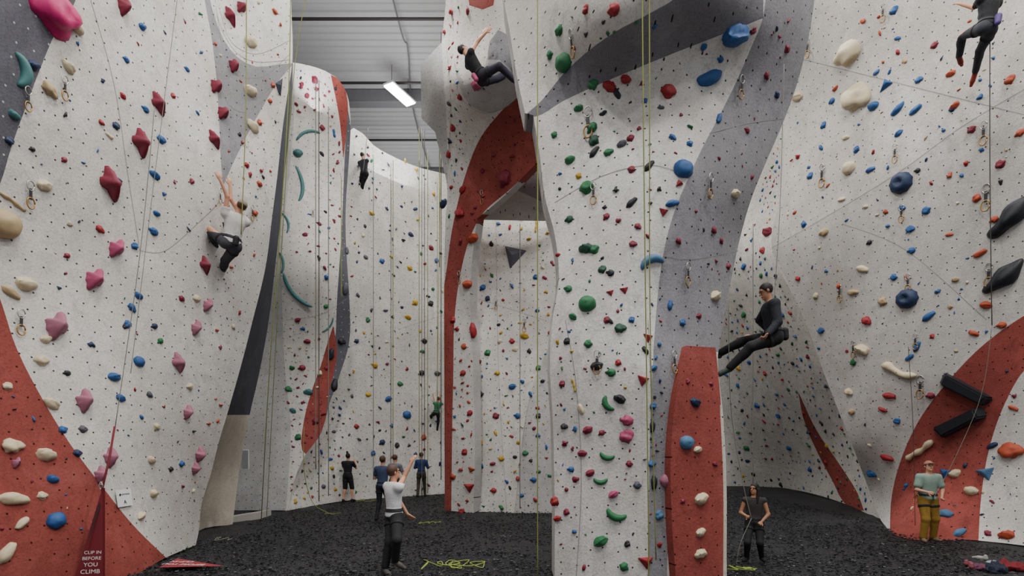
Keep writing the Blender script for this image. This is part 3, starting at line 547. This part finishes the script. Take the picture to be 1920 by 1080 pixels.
rope([P(290,200,9.0),P(262,480,8.9),P(216,800,8.6)],RG,.006,'thin belay cable hanging in front of wall')
rope([P(345,-100,9.6),P(290,330,9.4),P(245,700,8.9)],RG,.005,'thin belay cable hanging in front of wall')
rope([P(690,240,20.3),P(681,320,20)],RG,.012,'rope running up from the distant climber')
rope([P(826,330,22.5),P(819,765,21)],RY,.012,'rope running up from the small climber')
rope([P(1470,120,8.7),P(1462,400,8.6),P(1446,628,8.55)],RG,.005,'thin rope running up from descending climber')
def coil(px,py,w,n,m,seed,lab,r=.008):
    rng=random.Random(seed); d=floor_d(py); c=P(px,py,d); R=w*d/F/2; pts=[]; a=rng.uniform(0,6)
    for i in range(n):
        cx=-R*.75+1.5*R*(i/n)+rng.uniform(-.25,.25)*R; a+=rng.uniform(1.0,2.2); rr=R*rng.uniform(.1,.3)
        pts.append(Vector((c.x+cx+rr*math.cos(a),c.y+rr*2.2*math.sin(a),.035+rng.uniform(0,.03))))
    o=tube('rope_coil',crom(pts,8),r,m,6); meta(o,lab,'rope')
coil(850,1062,140,26,RN,1,'loose neon yellow rope heaped on the black floor')
coil(620,966,40,9,RY,2,'small loose rope tangle near wall base')
coil(812,983,48,12,RN,3,'loose yellow-green rope tangle on rubber floor')
coil(690,940,60,12,RY,5,'loose rope strands beneath standing belayers')
coil(1395,1071,60,16,RN,4,'yellow-green rope pile beside belaying woman')
coil(420,1014,60,8,RG,6,'thin pale rope lying on the floor')
rope([P(570,800,16.5),P(570,880,16.3),P(585,940,16.4),Vector((-5.6,16.1,.05)),Vector((-5.2,15.6,.05))],RY,.01,'rope trailing from wall onto the floor')
rope([P(1366,560,9.1),P(1370,760,9.3),P(1392,900,9.4),P(1409,972,9.3)],RG,.006,'slack rope leading to the belaying woman')
rope([P(1409,972,9.3),P(1385,1020,9.2),Fp_:=P(1380,1062,9.2)] if False else [P(1409,972,9.3),P(1388,1020,9.2),P(1380,1061,9.2)],RG,.006,'rope falling from belaying woman to the floor')
# ------------------------------------------------------------ banner, signs
RB=mat('banner_red','#6e1b25',rough=.75,var=.06); RB2=mat('banner_dark','#220c10',rough=.7); LT=mat('lettering_white','#dcd6d0',bump=0); PAP=mat('paper_white','#e6e6e6',bump=0); INK=mat('ink_black','#111111',bump=0)
def text(s,size,org,xd,yd,m,pa):
    cu=bpy.data.curves.new('lettering','FONT'); cu.body=s; cu.size=size; cu.align_x='CENTER'; cu.align_y='CENTER'; cu.extrude=.001
    t=link(bpy.data.objects.new('tmp',cu)); bpy.context.view_layer.update()
    me=bpy.data.meshes.new_from_object(t.evaluated_get(bpy.context.evaluated_depsgraph_get())); bpy.data.objects.remove(t)
    me.materials.clear(); me.materials.append(m); o=link(bpy.data.objects.new('lettering',me))
    xd=Vector(xd).normalized(); yd=Vector(yd); yd=(yd-xd*yd.dot(xd)).normalized(); z=xd.cross(yd)
    o.matrix_world=Matrix(((xd.x,yd.x,z.x,org[0]),(xd.y,yd.y,z.y,org[1]),(xd.z,yd.z,z.z,org[2]),(0,0,0,1))); parent(o,pa); return o
ap=P(192,915,8.0); bl=P(134,1105,7.75); br=P(193,1102,7.9); bk=P(178,1096,8.3)
bn=mesh_obj('belay_gate_banner',[ap,bl,br,bk,ap+Vector((.04,0,0)),br+Vector((.03,0,0))],[(0,1,2),(0,2,3),(0,3,1),(0,2,5,4)],RB,smooth=False)
meta(bn,'red triangular belay gate banner with white warning text','banner')
wd=mesh_obj('side_flap',[ap+Vector((-.02,-.03,-.2)),P(153,1050,7.74),P(158,1034,7.73),ap+Vector((.0,-.03,-.25))],[(0,1,2,3)],RB2,smooth=False); parent(wd,bn)
xd=(br-bl).normalized(); yd=(ap-(bl+br)/2)
for s_,px,py,sz in (('CLIP IN',174,1036,.064),('BEFORE',172,1047,.066),('YOU',170,1059,.08),('CLIMB',169,1072,.084)):
    text(s_,sz,P(px,py,7.76),xd,yd,LT,bn)
st=tube('belay_strap',[P(215,800,8.55),P(205,860,8.3),ap],.016,RB,6); meta(st,'red webbing strap running from wall to banner','strap')
cb=tube('carabiner',[ap+Vector((0,-.03,.1)),ap+Vector((.03,-.03,.04)),ap+Vector((0,-.03,-.04)),ap+Vector((-.03,-.03,.04)),ap+Vector((0,-.03,.1))],.008,METAL,6); parent(cb,st)
def Fp(px,py,z=.04):
    d=(CZ-z)*F/(py-HY); return P(px,py,d)
mt=mesh_obj('floor_banner',[Fp(298,1064,.06),Fp(420,1061,.06),Fp(352,1050,.06),Fp(332,1047,.06)],[(0,1,2,3)],mat('floor_banner_red','#8b2a33',rough=.7),smooth=False); meta(mt,'red triangular banner lying flat on the floor','banner')
text('CLIP IN',.13,Fp(342,1053,.07),(-1,.1,0),(0,-1,0),LT,mt); text('BEFORE YOU',.13,Fp(345,1058,.07),(-1,.1,0),(0,-1,0),LT,mt)
p,r,u,n=SA.frame(230,934)
def quad_obj(name,p,r,u,w,h,m): return mesh_obj(name,[p-r*w/2-u*h/2,p+r*w/2-u*h/2,p+r*w/2+u*h/2,p-r*w/2+u*h/2],[(0,1,2,3)],m,smooth=False)
sg=quad_obj('paper_sign',p+n*.03,r,u,.34,.28,PAP); meta(sg,'white paper sign taped to the climbing wall','sign')
text('A',.09,p+n*.034-u*.07,r,u,INK,sg)
dm=quad_obj('diamond_mark',p+n*.036+u*.06-r*.09,(r+u).normalized(),(u-r).normalized(),.035,.035,INK); parent(dm,sg)
text('GYM RULES',.035,p+n*.034+u*.06+r*.03,r,u,INK,sg)
# ------------------------------------------------------------ people
def surfnet(f,org,res):
    N_=np.array(f.shape); cn=np.zeros(N_-1); cp=np.zeros((*(N_-1),3)); ED=[]
    for ax in range(3):
        s0=[slice(None)]*3; s1=[slice(None)]*3; s0[ax]=slice(0,-1); s1[ax]=slice(1,None)
        a=f[tuple(s0)]; b=f[tuple(s1)]; m=(a<0)!=(b<0); t=np.where(m,a/np.where(m,a-b,1),0); o=[i for i in range(3) if i!=ax]
        for i in (0,1):
            for j in (0,1):
                sl=[slice(None)]*3; sl[o[0]]=slice(i,N_[o[0]]-1+i); sl[o[1]]=slice(j,N_[o[1]]-1+j); mm=m[tuple(sl)]
                cn+=mm; cp[...,ax]+=t[tuple(sl)]*mm; cp[...,o[0]]+=i*mm; cp[...,o[1]]+=j*mm
        ED.append((ax,o,m,a<0))
    act=cn>0; idx=-np.ones(N_-1,int); idx[act]=np.arange(act.sum())
    Vx=(np.argwhere(act)+cp[act]/cn[act][:,None])*res+org; Q=[]
    for ax,o,m,ins in ED:
        ii=np.argwhere(m); k=(ii[:,o[0]]>0)&(ii[:,o[1]]>0)&(ii[:,o[0]]<N_[o[0]]-1)&(ii[:,o[1]]<N_[o[1]]-1); ii=ii[k]
        e0=np.zeros(3,int); e0[o[0]]=1; e1=np.zeros(3,int); e1[o[1]]=1
        g=lambda z: idx[z[:,0],z[:,1],z[:,2]]
        q=np.stack([g(ii-e0-e1),g(ii-e1),g(ii),g(ii-e0)],1); fl=ins[ii[:,0],ii[:,1],ii[:,2]]
        if ax==1: fl=~fl
        q[~fl]=q[~fl][:,::-1]; Q.append(q)
    return Vx,np.concatenate(Q)
def A3(v): return np.array([v[0],v[1],v[2]],float)
def cap(a,b,ra,rb,k=.02): return ('c',A3(a),A3(b),ra,rb,k)
def ell(c,ax,rad,k=.03): return ('e',A3(c),np.array([A3(q) for q in ax]),np.array(rad,float),k)
def sdf_obj(name,prims,res,m,clips=()):
    lo=np.full(3,1e9); hi=-lo; bb=[]
    for p in prims:
        if p[0]=='c': r=max(p[3],p[4]); a=np.minimum(p[1],p[2])-r; b=np.maximum(p[1],p[2])+r
        else: r=p[3].max(); a=p[1]-r; b=p[1]+r
        bb.append((a,b)); lo=np.minimum(lo,a); hi=np.maximum(hi,b)
    lo-=3*res; hi+=3*res; n_=np.ceil((hi-lo)/res).astype(int)+1
    f=np.full(n_,1.0); X=[lo[i]+np.arange(n_[i])*res for i in range(3)]
    for p,(a,b) in zip(prims,bb):
        k=p[-1]; pad=k+3*res; i0=np.maximum(((a-pad-lo)/res).astype(int),0); i1=np.minimum(np.ceil((b+pad-lo)/res).astype(int)+1,n_)
        sl=tuple(slice(i0[i],i1[i]) for i in range(3)); G=np.stack(np.meshgrid(*[X[i][sl[i]] for i in range(3)],indexing='ij'),-1)
        if p[0]=='c':
            ab=p[2]-p[1]; L2=(ab@ab)+1e-12; t=np.clip(((G-p[1])@ab)/L2,0,1); d=np.linalg.norm(G-p[1]-t[...,None]*ab,axis=-1)-(p[3]+(p[4]-p[3])*t)
        else:
            q=(G-p[1])@p[2].T; k0=np.linalg.norm(q/p[3],axis=-1); k1=np.linalg.norm(q/p[3]**2,axis=-1)+1e-9; d=k0*(k0-1)/k1
        g=f[sl]; h=np.maximum(k-np.abs(g-d),0)/k; f[sl]=np.minimum(g,d)-h*h*k*.25
    if clips:
        G=np.stack(np.meshgrid(*X,indexing='ij'),-1)
        for c in clips: f=np.maximum(f,(G-A3(c[0]))@A3(c[1]))
    Vx,Q=surfnet(f,lo,res)
    if len(Vx)==0: return None
    me=bpy.data.meshes.new(name); me.from_pydata(Vx.tolist(),[],Q.tolist()); me.materials.append(m); me.polygons.foreach_set('use_smooth',np.ones(len(Q),bool)); me.update()
    return link(bpy.data.objects.new(name,me))
def cloth(h,nm='cloth'): return mat(nm,h,rough=.85,var=.12,scale=12,bump=.5,bscale=35)
SK1=mat('skin_light','#c99478',rough=.55,var=.06,bump=0); SK2=mat('skin_tan','#a9795c',rough=.55,var=.06,bump=0)
HB=mat('hair_dark','#17120f',rough=.6,var=.3,scale=60,bump=.6); HBR=mat('hair_brown','#4a3324',rough=.6,var=.3,scale=60,bump=.6)
HAR=mat('harness_black','#1c1d22',rough=.7,bump=0); BLK=cloth('#1b1c20','cloth_black'); EYE=mat('eye_dark','#1a1210',rough=.2,bump=0); LIP=mat('lip','#8d4a42',bump=0)
def solve(p0,px,py,L,sgn):
    r=Vector(((px-CX)/F,1,(HY-py)/F)); C=Vector((0,0,CZ))-p0; a=r.dot(r); b=2*r.dot(C); c=C.dot(C)-L*L; D=b*b-4*a*c
    t=-b/(2*a) if D<0 else (-b+(1 if sgn>=0 else -1)*math.sqrt(D))/(2*a)
    return Vector((0,0,CZ))+r*t
def person(label,d,J,face,H=1.75,res=.012,skin=SK1,hair=HB,top=None,bottom=None,shoes=BLK,sleeve=.5,legs=1.,harness=True,longhair=False,cap_=None,look=None,bag=None,loose=.014):
    s=H/1.75; face=Vector(face).normalized()
    def pt(k):
        v=J[k]; return v.copy() if isinstance(v,Vector) else P(v[0],v[1],d+(v[2] if len(v)>2 else 0))
    neck=pt('neck'); pel=pt('pelvis'); head=pt('head'); u=(neck-pel).normalized()
    f=(face-u*face.dot(u)).normalized(); R=f.cross(u)
    pel=neck-u*(.50*s)
    sh={'R':neck-u*.05*s+R*.175*s,'L':neck-u*.05*s-R*.175*s}; hp={'R':pel-u*.05*s+R*.09*s,'L':pel-u*.05*s-R*.09*s}
    hu=(head-neck).normalized(); head=neck+hu*.185*s
    lk=Vector(look).normalized() if look else f; lk=(lk-hu*lk.dot(hu)*.6).normalized(); hup=(hu-lk*hu.dot(lk)).normalized(); hr=lk.cross(hup)
    B=[];T=[];Pn=[]; ax=(R,f,u); g=loose
    tor=[(pel+u*.37*s,(.16,.105,.16)),(pel+u*.19*s,(.135,.09,.16)),(pel+u*.0*s,(.155,.11,.12))]
    for i,(c,rd) in enumerate(tor):
        rd=[q*s for q in rd]; B.append(ell(c,ax,rd,.05)); rg=[q+g for q in rd]
        T.append(ell(c,ax,rg,.06))
        if i==2: Pn.append(ell(c,ax,[q+g*.8 for q in rd],.05))
    for q in 'RL':
        B.append(cap(neck-u*.05*s,sh[q],.06*s,.052*s,.05)); T.append(cap(neck-u*.05*s,sh[q],.06*s+g*.8,.055*s+g,.05))
    B.append(cap(neck-u*.04*s,head-hup*.03*s,.056*s,.05*s,.02))
    ha=(hr,lk,hup)
    B+= [ell(head+hup*.025*s-lk*.01*s,ha,[.074*s,.092*s,.092*s],.02),ell(head-hup*.055*s+lk*.022*s,ha,[.054*s,.06*s,.058*s],.03),
         cap(head+lk*.082*s+hup*.01*s,head+lk*.104*s-hup*.025*s,.008*s,.014*s,.012),cap(head+lk*.08*s-hup*.092*s,head+lk*.07*s-hup*.095*s,.016*s,.016*s,.02),
         cap(head+lk*.083*s-hup*.056*s-hr*.014*s,head+lk*.083*s-hup*.056*s+hr*.014*s,.009*s,.009*s,.01)]
    for sg in (-1,1):
        B.append(ell(head+hr*sg*.075*s-lk*.005*s,ha,[.012*s,.02*s,.031*s],.008)); B.append(ell(head+hr*sg*.03*s+lk*.075*s+hup*.035*s,ha,[.024*s,.014*s,.01*s],.012))
    LS=[];kn={}
    for q in 'RL':
        e_=J['e'+q]; w_=J['w'+q]
        e=e_ if isinstance(e_,Vector) else solve(sh[q],e_[0],e_[1],.29*s,e_[2] if len(e_)>2 else 1)
        w=w_ if isinstance(w_,Vector) else solve(e,w_[0],w_[1],.25*s,w_[2] if len(w_)>2 else 1)
        B+=[cap(sh[q],e,.05*s,.037*s,.03),cap(e,w,.039*s,.025*s,.02)]
        if sleeve>0:
            t=min(1,sleeve/.5*.62) if sleeve<=.5 else 1
            T.append(cap(sh[q],sh[q].lerp(e,t),.05*s+g*1.1,(.05-.013*t)*s+g*1.3,.03))
            if sleeve>.5: T.append(cap(e,e.lerp(w,(sleeve-.5)*2*.97),.039*s+g,.028*s+g*.8,.02))
        hd=(w-e).normalized()
        if 'h'+q in J: 
            hv=J['h'+q]; hd=(hv if isinstance(hv,Vector) else (P(hv[0],hv[1],w.y)-w)).normalized()
        pn=f-hd*f.dot(hd); 
        if pn.length<.2: pn=-u-hd*(-u).dot(hd)
        pn.normalize(); ac=hd.cross(pn)*(1 if q=='R' else -1); curl=J.get('curl',.6)
        B.append(ell(w+hd*.048*s,(hd,ac,pn),[.052*s,.040*s,.017*s],.012))
        for i,(o_,l_) in enumerate(((-.031,.85),(-.011,1.0),(.010,1.05),(.030,.95))):
            a=w+hd*.085*s+ac*o_*s; l1=.036*l_*s; l2=.032*l_*s
            d1=(hd*math.cos(curl*.6)+pn*math.sin(curl*.6)); d2=(hd*math.cos(curl*1.7)+pn*math.sin(curl*1.7)); b1=a+d1*l1; b2=b1+d2*l2
            B+=[cap(a-hd*.02*s,b1,.0105*s,.0095*s,.004),cap(b1,b2,.0095*s,.0085*s,.003)]
        a=w+hd*.02*s+ac*.03*s; b1=a+(hd*.7+ac*.7).normalized()*.045*s; b2=b1+(hd*.9+pn*.35).normalized()*.03*s
        B+=[cap(a,b1,.014*s,.011*s,.008),cap(b1,b2,.011*s,.009*s,.003)]
        kk=J['k'+q]; aa=J['a'+q]; tt=J['t'+q]
        k_=kk if isinstance(kk,Vector) else solve(hp[q],kk[0],kk[1],.42*s,kk[2] if len(kk)>2 else -1)
        a_=aa if isinstance(aa,Vector) else solve(k_,aa[0],aa[1],.41*s,aa[2] if len(aa)>2 else 1)
        t_=tt.copy() if isinstance(tt,Vector) else P(tt[0],tt[1],a_.y+(tt[2] if len(tt)>2 else 0))
        if (t_-a_).length>.01: t_=a_+(t_-a_).normalized()*.19*s
        kn[q]=k_
        B+=[cap(hp[q],k_,.083*s,.052*s,.04),cap(k_,a_,.05*s,.033*s,.03)]
        ld=(a_-k_).normalized(); bk_=-(t_-a_); bk_=(bk_-ld*bk_.dot(ld)); bk_=bk_.normalized() if bk_.length>.01 else -f
        B.append(ell(k_.lerp(a_,.3)+bk_*.018*s,(bk_,ld.cross(bk_),ld),[.048*s,.046*s,.12*s],.03))
        ft=(t_-a_).normalized(); hl=a_+ld*.045*s-ft*.04*s; ball=a_+ld*.055*s+ft*.11*s; tip=a_+ld*.058*s+ft*.18*s
        B+=[cap(a_,hl,.035*s,.032*s,.02),cap(hl,ball,.034*s,.034*s,.02),cap(ball,tip,.033*s,.022*s,.01)]
        LS.append([cap(hl,ball,.040*s,.042*s,.02),cap(ball,tip,.041*s,.028*s,.01),cap(a_+ld*.01,hl,.044*s,.04*s,.02),cap(a_+ld*.03,ball,.036*s,.035*s,.02)])
        tl=min(1,legs*2)
        Pn.append(cap(hp[q],hp[q].lerp(k_,tl),.083*s+g,.083*s+(.052-.083)*s*tl+g*(1 if legs>=.6 else 2.2),.04))
        if legs>.55:
            t2=(legs-.5)*2*.96; Pn+=[cap(k_,k_.lerp(a_,t2),.052*s+g*.9,.05*s+(.035-.05)*s*t2+g*1.1,.03),ell(k_.lerp(a_,.3)+bk_*.018*s,(bk_,ld.cross(bk_),ld),[.048*s+g*.7,.046*s+g*.7,.12*s],.03)]
    body=sdf_obj('person',B,res,skin); meta(body,label,'person')
    ch=[]
    if top: ch.append(sdf_obj('shirt',T,res,top,[(pel-u*.03*s,-u),(neck+u*.025*s,(u+f*.25).normalized())]))
    if bottom: ch.append(sdf_obj('trousers',Pn,res,bottom,[(pel+u*.1*s,u)]))
    for l in LS: ch.append(sdf_obj('shoe',l,res,shoes))
    if hair:
        hp_=[ell(head+hup*.032*s-lk*.016*s,ha,[.083*s,.098*s,.098*s],.02)]
        cl=[(head+lk*.052*s+hup*.04*s,(lk*.85-hup*.45).normalized()),(head-hup*.05*s,-hup)]
        if longhair:
            hp_+= [cap(head-lk*.06*s,head-lk*.09*s-hup*.28*s,.075*s,.06*s,.03)]+[cap(head+hr*sg*.08*s-lk*.01*s,head+hr*sg*.10*s-hup*.28*s+lk*.04*s,.03*s,.026*s,.02) for sg in (-1,1)]; cl=[(head+lk*.07*s,lk)]
        ch.append(sdf_obj('hair',hp_,res,hair,cl))
    if cap_:
        c=sdf_obj('cap',[ell(head+hup*.045*s-lk*.01*s,ha,[.086*s,.102*s,.09*s],.01)],res,cap_,[(head+hup*.035*s,-hup)]); ch.append(c)
        br_=sdf_obj('brim',[ell(head+hup*.045*s+lk*.12*s,ha,[.065*s,.07*s,.011],.01)],min(res,.01),cap_); 
        if br_: parent(br_,c)
    for sg in (-1,1):
        o=sdf_obj('eye',[ell(head+hr*sg*.03*s+lk*.083*s+hup*.016*s,ha,[.013*s,.01*s,.008*s],.003)],.005,EYE); ch.append(o)
    ch.append(sdf_obj('mouth',[ell(head+lk*.089*s-hup*.056*s,ha,[.023*s,.008*s,.006*s],.003)],.005,LIP))
    if harness:
        g2=g+.014; hb=sdf_obj('harness',[ell(tor[2][0],ax,[q*s+g2 for q in tor[2][1]],.03),ell(tor[1][0],ax,[q*s+g2 for q in tor[1][1]],.03)],res,HAR,[(pel+u*.105*s,u),(pel+u*.05*s,-u)])
        ch.append(hb)
        for q in 'RL':
            dd=(kn[q]-hp[q]).normalized(); o=sdf_obj('leg_loop',[cap(hp[q],kn[q],.083*s+g2,.052*s+g2,.02)],res,HAR,[(hp[q]+dd*.16*s,dd),(hp[q]+dd*.11*s,-dd)])
            if o: parent(o,hb)
        o=sdf_obj('belay_loop',[cap(pel+u*.09*s+f*(.12*s+g2),pel-u*.01*s+f*(.13*s+g2),.013,.013,.01)],res,HAR); 
        if o: parent(o,hb)
    if bag:
        c=pel+u*.06*s-f*.17*s+R*.02; o=sdf_obj('chalk_bag',[cap(c,c-u*.1*s,.055*s,.05*s,.01)],res,bag); ch.append(o)
    for o in ch:
        if o: o.parent=body
    return body
def stand(px,py,H,face,arms='belay',bend=0.,lean=.02):
    d=floor_d(py); base=P(px,py,d); base.z=.0; s=H/1.75; f=Vector(face).normalized(); u=Vector((0,0,1)); R=f.cross(u)
    pel=base+u*(.955*s-bend)-f*bend*.5; neck=pel+u*.5*s+f*lean; J={'neck':neck,'pelvis':pel,'head':neck+u*.2*s+f*.01}
    for q,sg in (('R',1),('L',-1)):
        an_=base+R*sg*.14*s+u*.095*s+f*(.06*sg); hip=pel-u*.05*s+R*sg*.09*s; h=(hip-an_).length/2; mid=(hip+an_)/2+f*math.sqrt(max(.0009,(.415*s)**2-h*h))
        J['k'+q]=mid; J['a'+q]=an_; J['t'+q]=an_+f*.19*s+R*sg*.05
        sh=neck-u*.045*s+R*sg*.185*s
        if arms=='belay': J['e'+q]=sh-u*.26*s+R*sg*.07+f*.06; J['w'+q]=J['e'+q]+f*.20*s+u*(.12 if q=='R' else .02)*s-R*sg*.11
        elif arms=='low': J['e'+q]=sh-u*.275*s+R*sg*.075*s+f*.03; J['w'+q]=J['e'+q]+f*.17*s-u*(.04 if q=='R' else .14)*s-R*sg*.12*s
        elif arms=='up': J['e'+q]=sh-u*.2*s+f*.18+R*sg*.05; J['w'+q]=J['e'+q]+f*.08+u*.22*s-R*sg*.08
    return d,J
person('person in black hoodie descending with feet on red wedge',8.75,{'head':(1436,546),'neck':(1444,568),'pelvis':(1450,626),'eR':(1425,600,1),'wR':(1443,622,-1),'eL':(1458,604,-1),'wL':(1440,626,-1),
  'kR':(1401,634,1),'aR':(1350,662,1),'tR':(1334,652,0),'kL':(1408,650,-1),'aL':(1368,690,1),'tL':(1350,698,.05),'curl':1.0},(-1,.15,0),H=1.9,res=.0105,skin=SK2,hair=HB,top=cloth('#24272d','hoodie_black'),bottom=cloth('#17181b','leggings_black'),shoes=mat('shoe_green_black','#34403a'),sleeve=1,look=(-.9,.1,-.45),bag=HAR,loose=.026)
dA=float(SA.depth(425,430)[0])
person('climber in white shirt and grey trousers reaching up wall',dA-.5,{'head':(452,388),'neck':(443,404),'pelvis':(434,452),'eR':(433,374,1),'wR':(431,347,1),'eL':(426,368,1),'wL':(413,338,1),
  'kR':(422,489,1),'aR':(415,512,1),'tR':(408,518,.15),'kL':(394,430,1),'aL':(404,464,1),'tL':(398,472,.2)},(-.75,.66,0),H=1.9,res=.012,skin=SK1,hair=HBR,top=cloth('#c8c5c1','shirt_white'),bottom=cloth('#3f4046','trousers_grey'),sleeve=.5,cap_=cloth('#8d8878','cap_khaki'),look=(-.5,.8,.3),shoes=mat('shoe_yellow','#8a7420'),bag=HAR,loose=.026)
person('climber in black tank top hanging from overhang',11.9,{'head':(868,93),'neck':(878,107),'pelvis':(903,143),'eR':(893,82,1),'wR':(906,62,1),'eL':(890,84,-1),'wL':(912,60,1),
  'kR':(936,124,-1),'aR':(963,150,1),'tR':(973,162,.1),'kL':(931,148,1),'aL':(955,136,1),'tL':(966,128,.1)},(.75,.3,.6),H=1.8,res=.013,skin=SK1,hair=HB,top=BLK,bottom=cloth('#2b2836','leggings_dark'),sleeve=0,look=(.6,.2,.75),bag=HM['p'],loose=.022)
person('climber in black clothes with purple chalk bag high up',9.7,{'head':(1858,-26),'neck':(1855,-2),'pelvis':(1850,50),'eR':(1878,-18,1),'wR':(1894,-48,1),'eL':(1826,14,1),'wL':(1802,8,1),
  'kR':(1838,94,1),'aR':(1829,134,1),'tR':(1821,158,.12),'kL':(1805,66,1),'aL':(1799,104,1),'tL':(1806,122,.14)},(-.2,1,0),H=1.8,res=.012,skin=SK1,hair=HB,top=BLK,bottom=cloth('#34353b','leggings_charcoal'),sleeve=.5,bag=HM['v'],shoes=mat('shoe_red','#8f3326'),loose=.02)
person('man in white t-shirt pointing up at the wall',8.95,{'head':(738,887),'neck':(737,907),'pelvis':(739,963),'eR':(757,896,1),'wR':(771,868,1),'eL':(748,938,-1),'wL':(764,964,1),'hL':(774,972),
  'kR':(744,1012,-1),'aR':(741,1050,1),'tR':(756,1058,.0),'kL':(731,1016,-1),'aL':(722,1063,1),'tL':(734,1074,-.1),'curl':.3},(.75,.66,0),H=1.8,res=.0105,skin=SK1,hair=HBR,top=cloth('#dcdcdc','tshirt_white'),bottom=cloth('#232427','trousers_black'),sleeve=.5,look=(.7,.5,.45),shoes=mat('shoe_grey','#55504a'),loose=.026)
d_,J_=stand(717,976,1.78,(.2,1,0)); person('man in blue shirt and dark trousers watching climbers',d_,J_,(.2,1,0),H=1.78,res=.016,top=cloth('#3c4664','shirt_blue'),bottom=cloth('#25262c','trousers_dark'),hair=HBR,look=(.2,.9,.4))
d_,J_=stand(740,955,1.75,(.3,1,0)); person('brown-haired person in grey shirt standing behind two men',d_,J_,(.3,1,0),H=1.78,res=.018,top=cloth('#6b6f78','shirt_grey'),bottom=cloth('#25262c','trousers_dim'),hair=HBR)
d_,J_=stand(652,941,1.76,(.1,1,0),'up'); person('belayer in black t-shirt and shorts facing the wall',d_,J_,(.1,1,0),H=1.76,res=.018,top=BLK,bottom=cloth('#1d1e22','shorts_black'),legs=.5,hair=HB,look=(0,.9,.5))
d_,J_=stand(790,932,1.76,(-.1,1,0)); person('belayer in blue shirt and olive trousers with harness',d_,J_,(-.1,1,0),H=1.76,res=.018,top=cloth('#2f4470','shirt_navy'),bottom=cloth('#4a4438','trousers_olive'),hair=HBR,sleeve=1)
dD=float(SD.depth(818,780)[0])
person('small climber in green shirt low on far wall',dD-.4,{'head':(822,748),'neck':(821,755),'pelvis':(818,776),'eR':(826,745,1),'wR':(824,737,1),'eL':(815,752,1),'wL':(812,742,1),'kR':(822,790,1),'aR':(820,803,1),'tR':(820,808,.1),'kL':(808,780,1),'aL':(806,794,1),'tL':(803,800,.1)},(0,1,0),H=1.45,res=.02,top=cloth('#3c7a5c','shirt_green'),bottom=cloth('#2b2c30','trousers_slate'),hair=HBR)
dD=float(SD.depth(682,330)[0])
person('climber in charcoal top near top of the far wall',dD-.4,{'head':(680,292),'neck':(681,301),'pelvis':(683,325),'eR':(689,302,1),'wR':(688,315,-1),'eL':(675,310,1),'wL':(680,318,1),'kR':(680,345,1),'aR':(678,364,1),'tR':(678,370,.1),'kL':(676,344,1),'aL':(674,362,1),'tL':(673,367,.1)},(.3,.9,0),H=1.75,res=.02,top=cloth('#33343a','shirt_charcoal'),bottom=BLK,hair=HB,bag=HAR)
d_,J_=stand(1414,1053,1.54,(-.45,-.9,0),'low',bend=.14,lean=-.05); J_['curl']=1.1
person('woman with long dark hair belaying in black tank top',d_,J_,(-.45,-.9,0),H=1.54,res=.0105,skin=SK2,hair=HB,longhair=True,top=cloth('#34302f','tank_black'),bottom=cloth('#1a1b1e','leggings_dark_black'),sleeve=0,look=(-.7,-.5,.2),loose=.012)
d_,J_=stand(1740,1015,1.74,(-.1,-1,0),'low'); J_['curl']=1.1
person('man in sage t-shirt and mustard trousers belaying',d_,J_,(-.1,-1,0),H=1.74,res=.012,skin=SK1,hair=HBR,top=cloth('#7f9488','tshirt_sage'),bottom=cloth('#866726','trousers_mustard'),sleeve=.5,cap_=cloth('#9d6b58','cap_rust'),look=(-.2,-.75,.5),loose=.03,shoes=mat('shoe_tan','#6a5a48'))
def lump(name,px,py,sx,sy,sz,m,label,cat,sd):
    me=icomesh(name,lambda c: Vector((c.x*sx*2,c.y*sy*2,max(0,(c.z+.25))*sz*(1+.8*noise.noise(c*6+Vector((sd,0,0))))))*(1+.25*noise.noise(c*4+Vector((0,sd,0)))),4)
    me.materials.append(m); o=link(bpy.data.objects.new(name,me)); q=Fp(px,py,0); o.location=(q.x,q.y,0); meta(o,label,cat)
lump('jacket',1896,1068,.26,.16,.16,cloth('#6d1620','jacket_red'),'crumpled dark red jacket lying on the black floor','clothing',3)
lump('sweater',1838,1068,.16,.12,.12,cloth('#5e3048','sweater_plum'),'crumpled plum sweater lying on the black floor','clothing',8)
lump('towel',1862,1058,.1,.08,.08,cloth('#8f979e','towel_grey'),'pale grey crumpled towel on the floor','towel',5)
lump('backpack',1868,1074,.15,.12,.2,cloth('#1c2233','pack_navy'),'small dark blue backpack slumped on floor','backpack',9)
for px,py,a,h in ((1812,1062,.4,'#80404a'),(1822,1068,.9,'#80404a'),(1848,1052,2,'#98948f')):
    q=Fp(px,py,0); m_=mat('shoe_cloth',h); dv=Vector((math.cos(a),math.sin(a),0))
    o=sdf_obj('climbing_shoe',[cap(q+Vector((0,0,.045)),q+dv*.11+Vector((0,0,.04)),.038,.04,.02),cap(q+dv*.11+Vector((0,0,.04)),q+dv*.19+Vector((0,0,.03)),.04,.022,.01),cap(q+Vector((0,0,.05)),q+Vector((0,0,.09)),.035,.03,.02)],.008,m_)
    meta(o,'small climbing shoe lying on the black floor','shoe')
w=bpy.data.worlds.new('world'); bpy.context.scene.world=w; w.use_nodes=True; bg=w.node_tree.nodes['Background']; bg.inputs[0].default_value=(.95,.96,1,1); bg.inputs[1].default_value=.56
cd=bpy.data.cameras.new('camera'); cd.sensor_width=36; cd.lens=F/1920*36; cd.shift_y=(HY-540)/1920; cd.clip_end=200
co=link(bpy.data.objects.new('camera',cd)); co.location=(0,0,CZ); co.rotation_euler=(math.pi/2,0,0); bpy.context.scene.camera=co
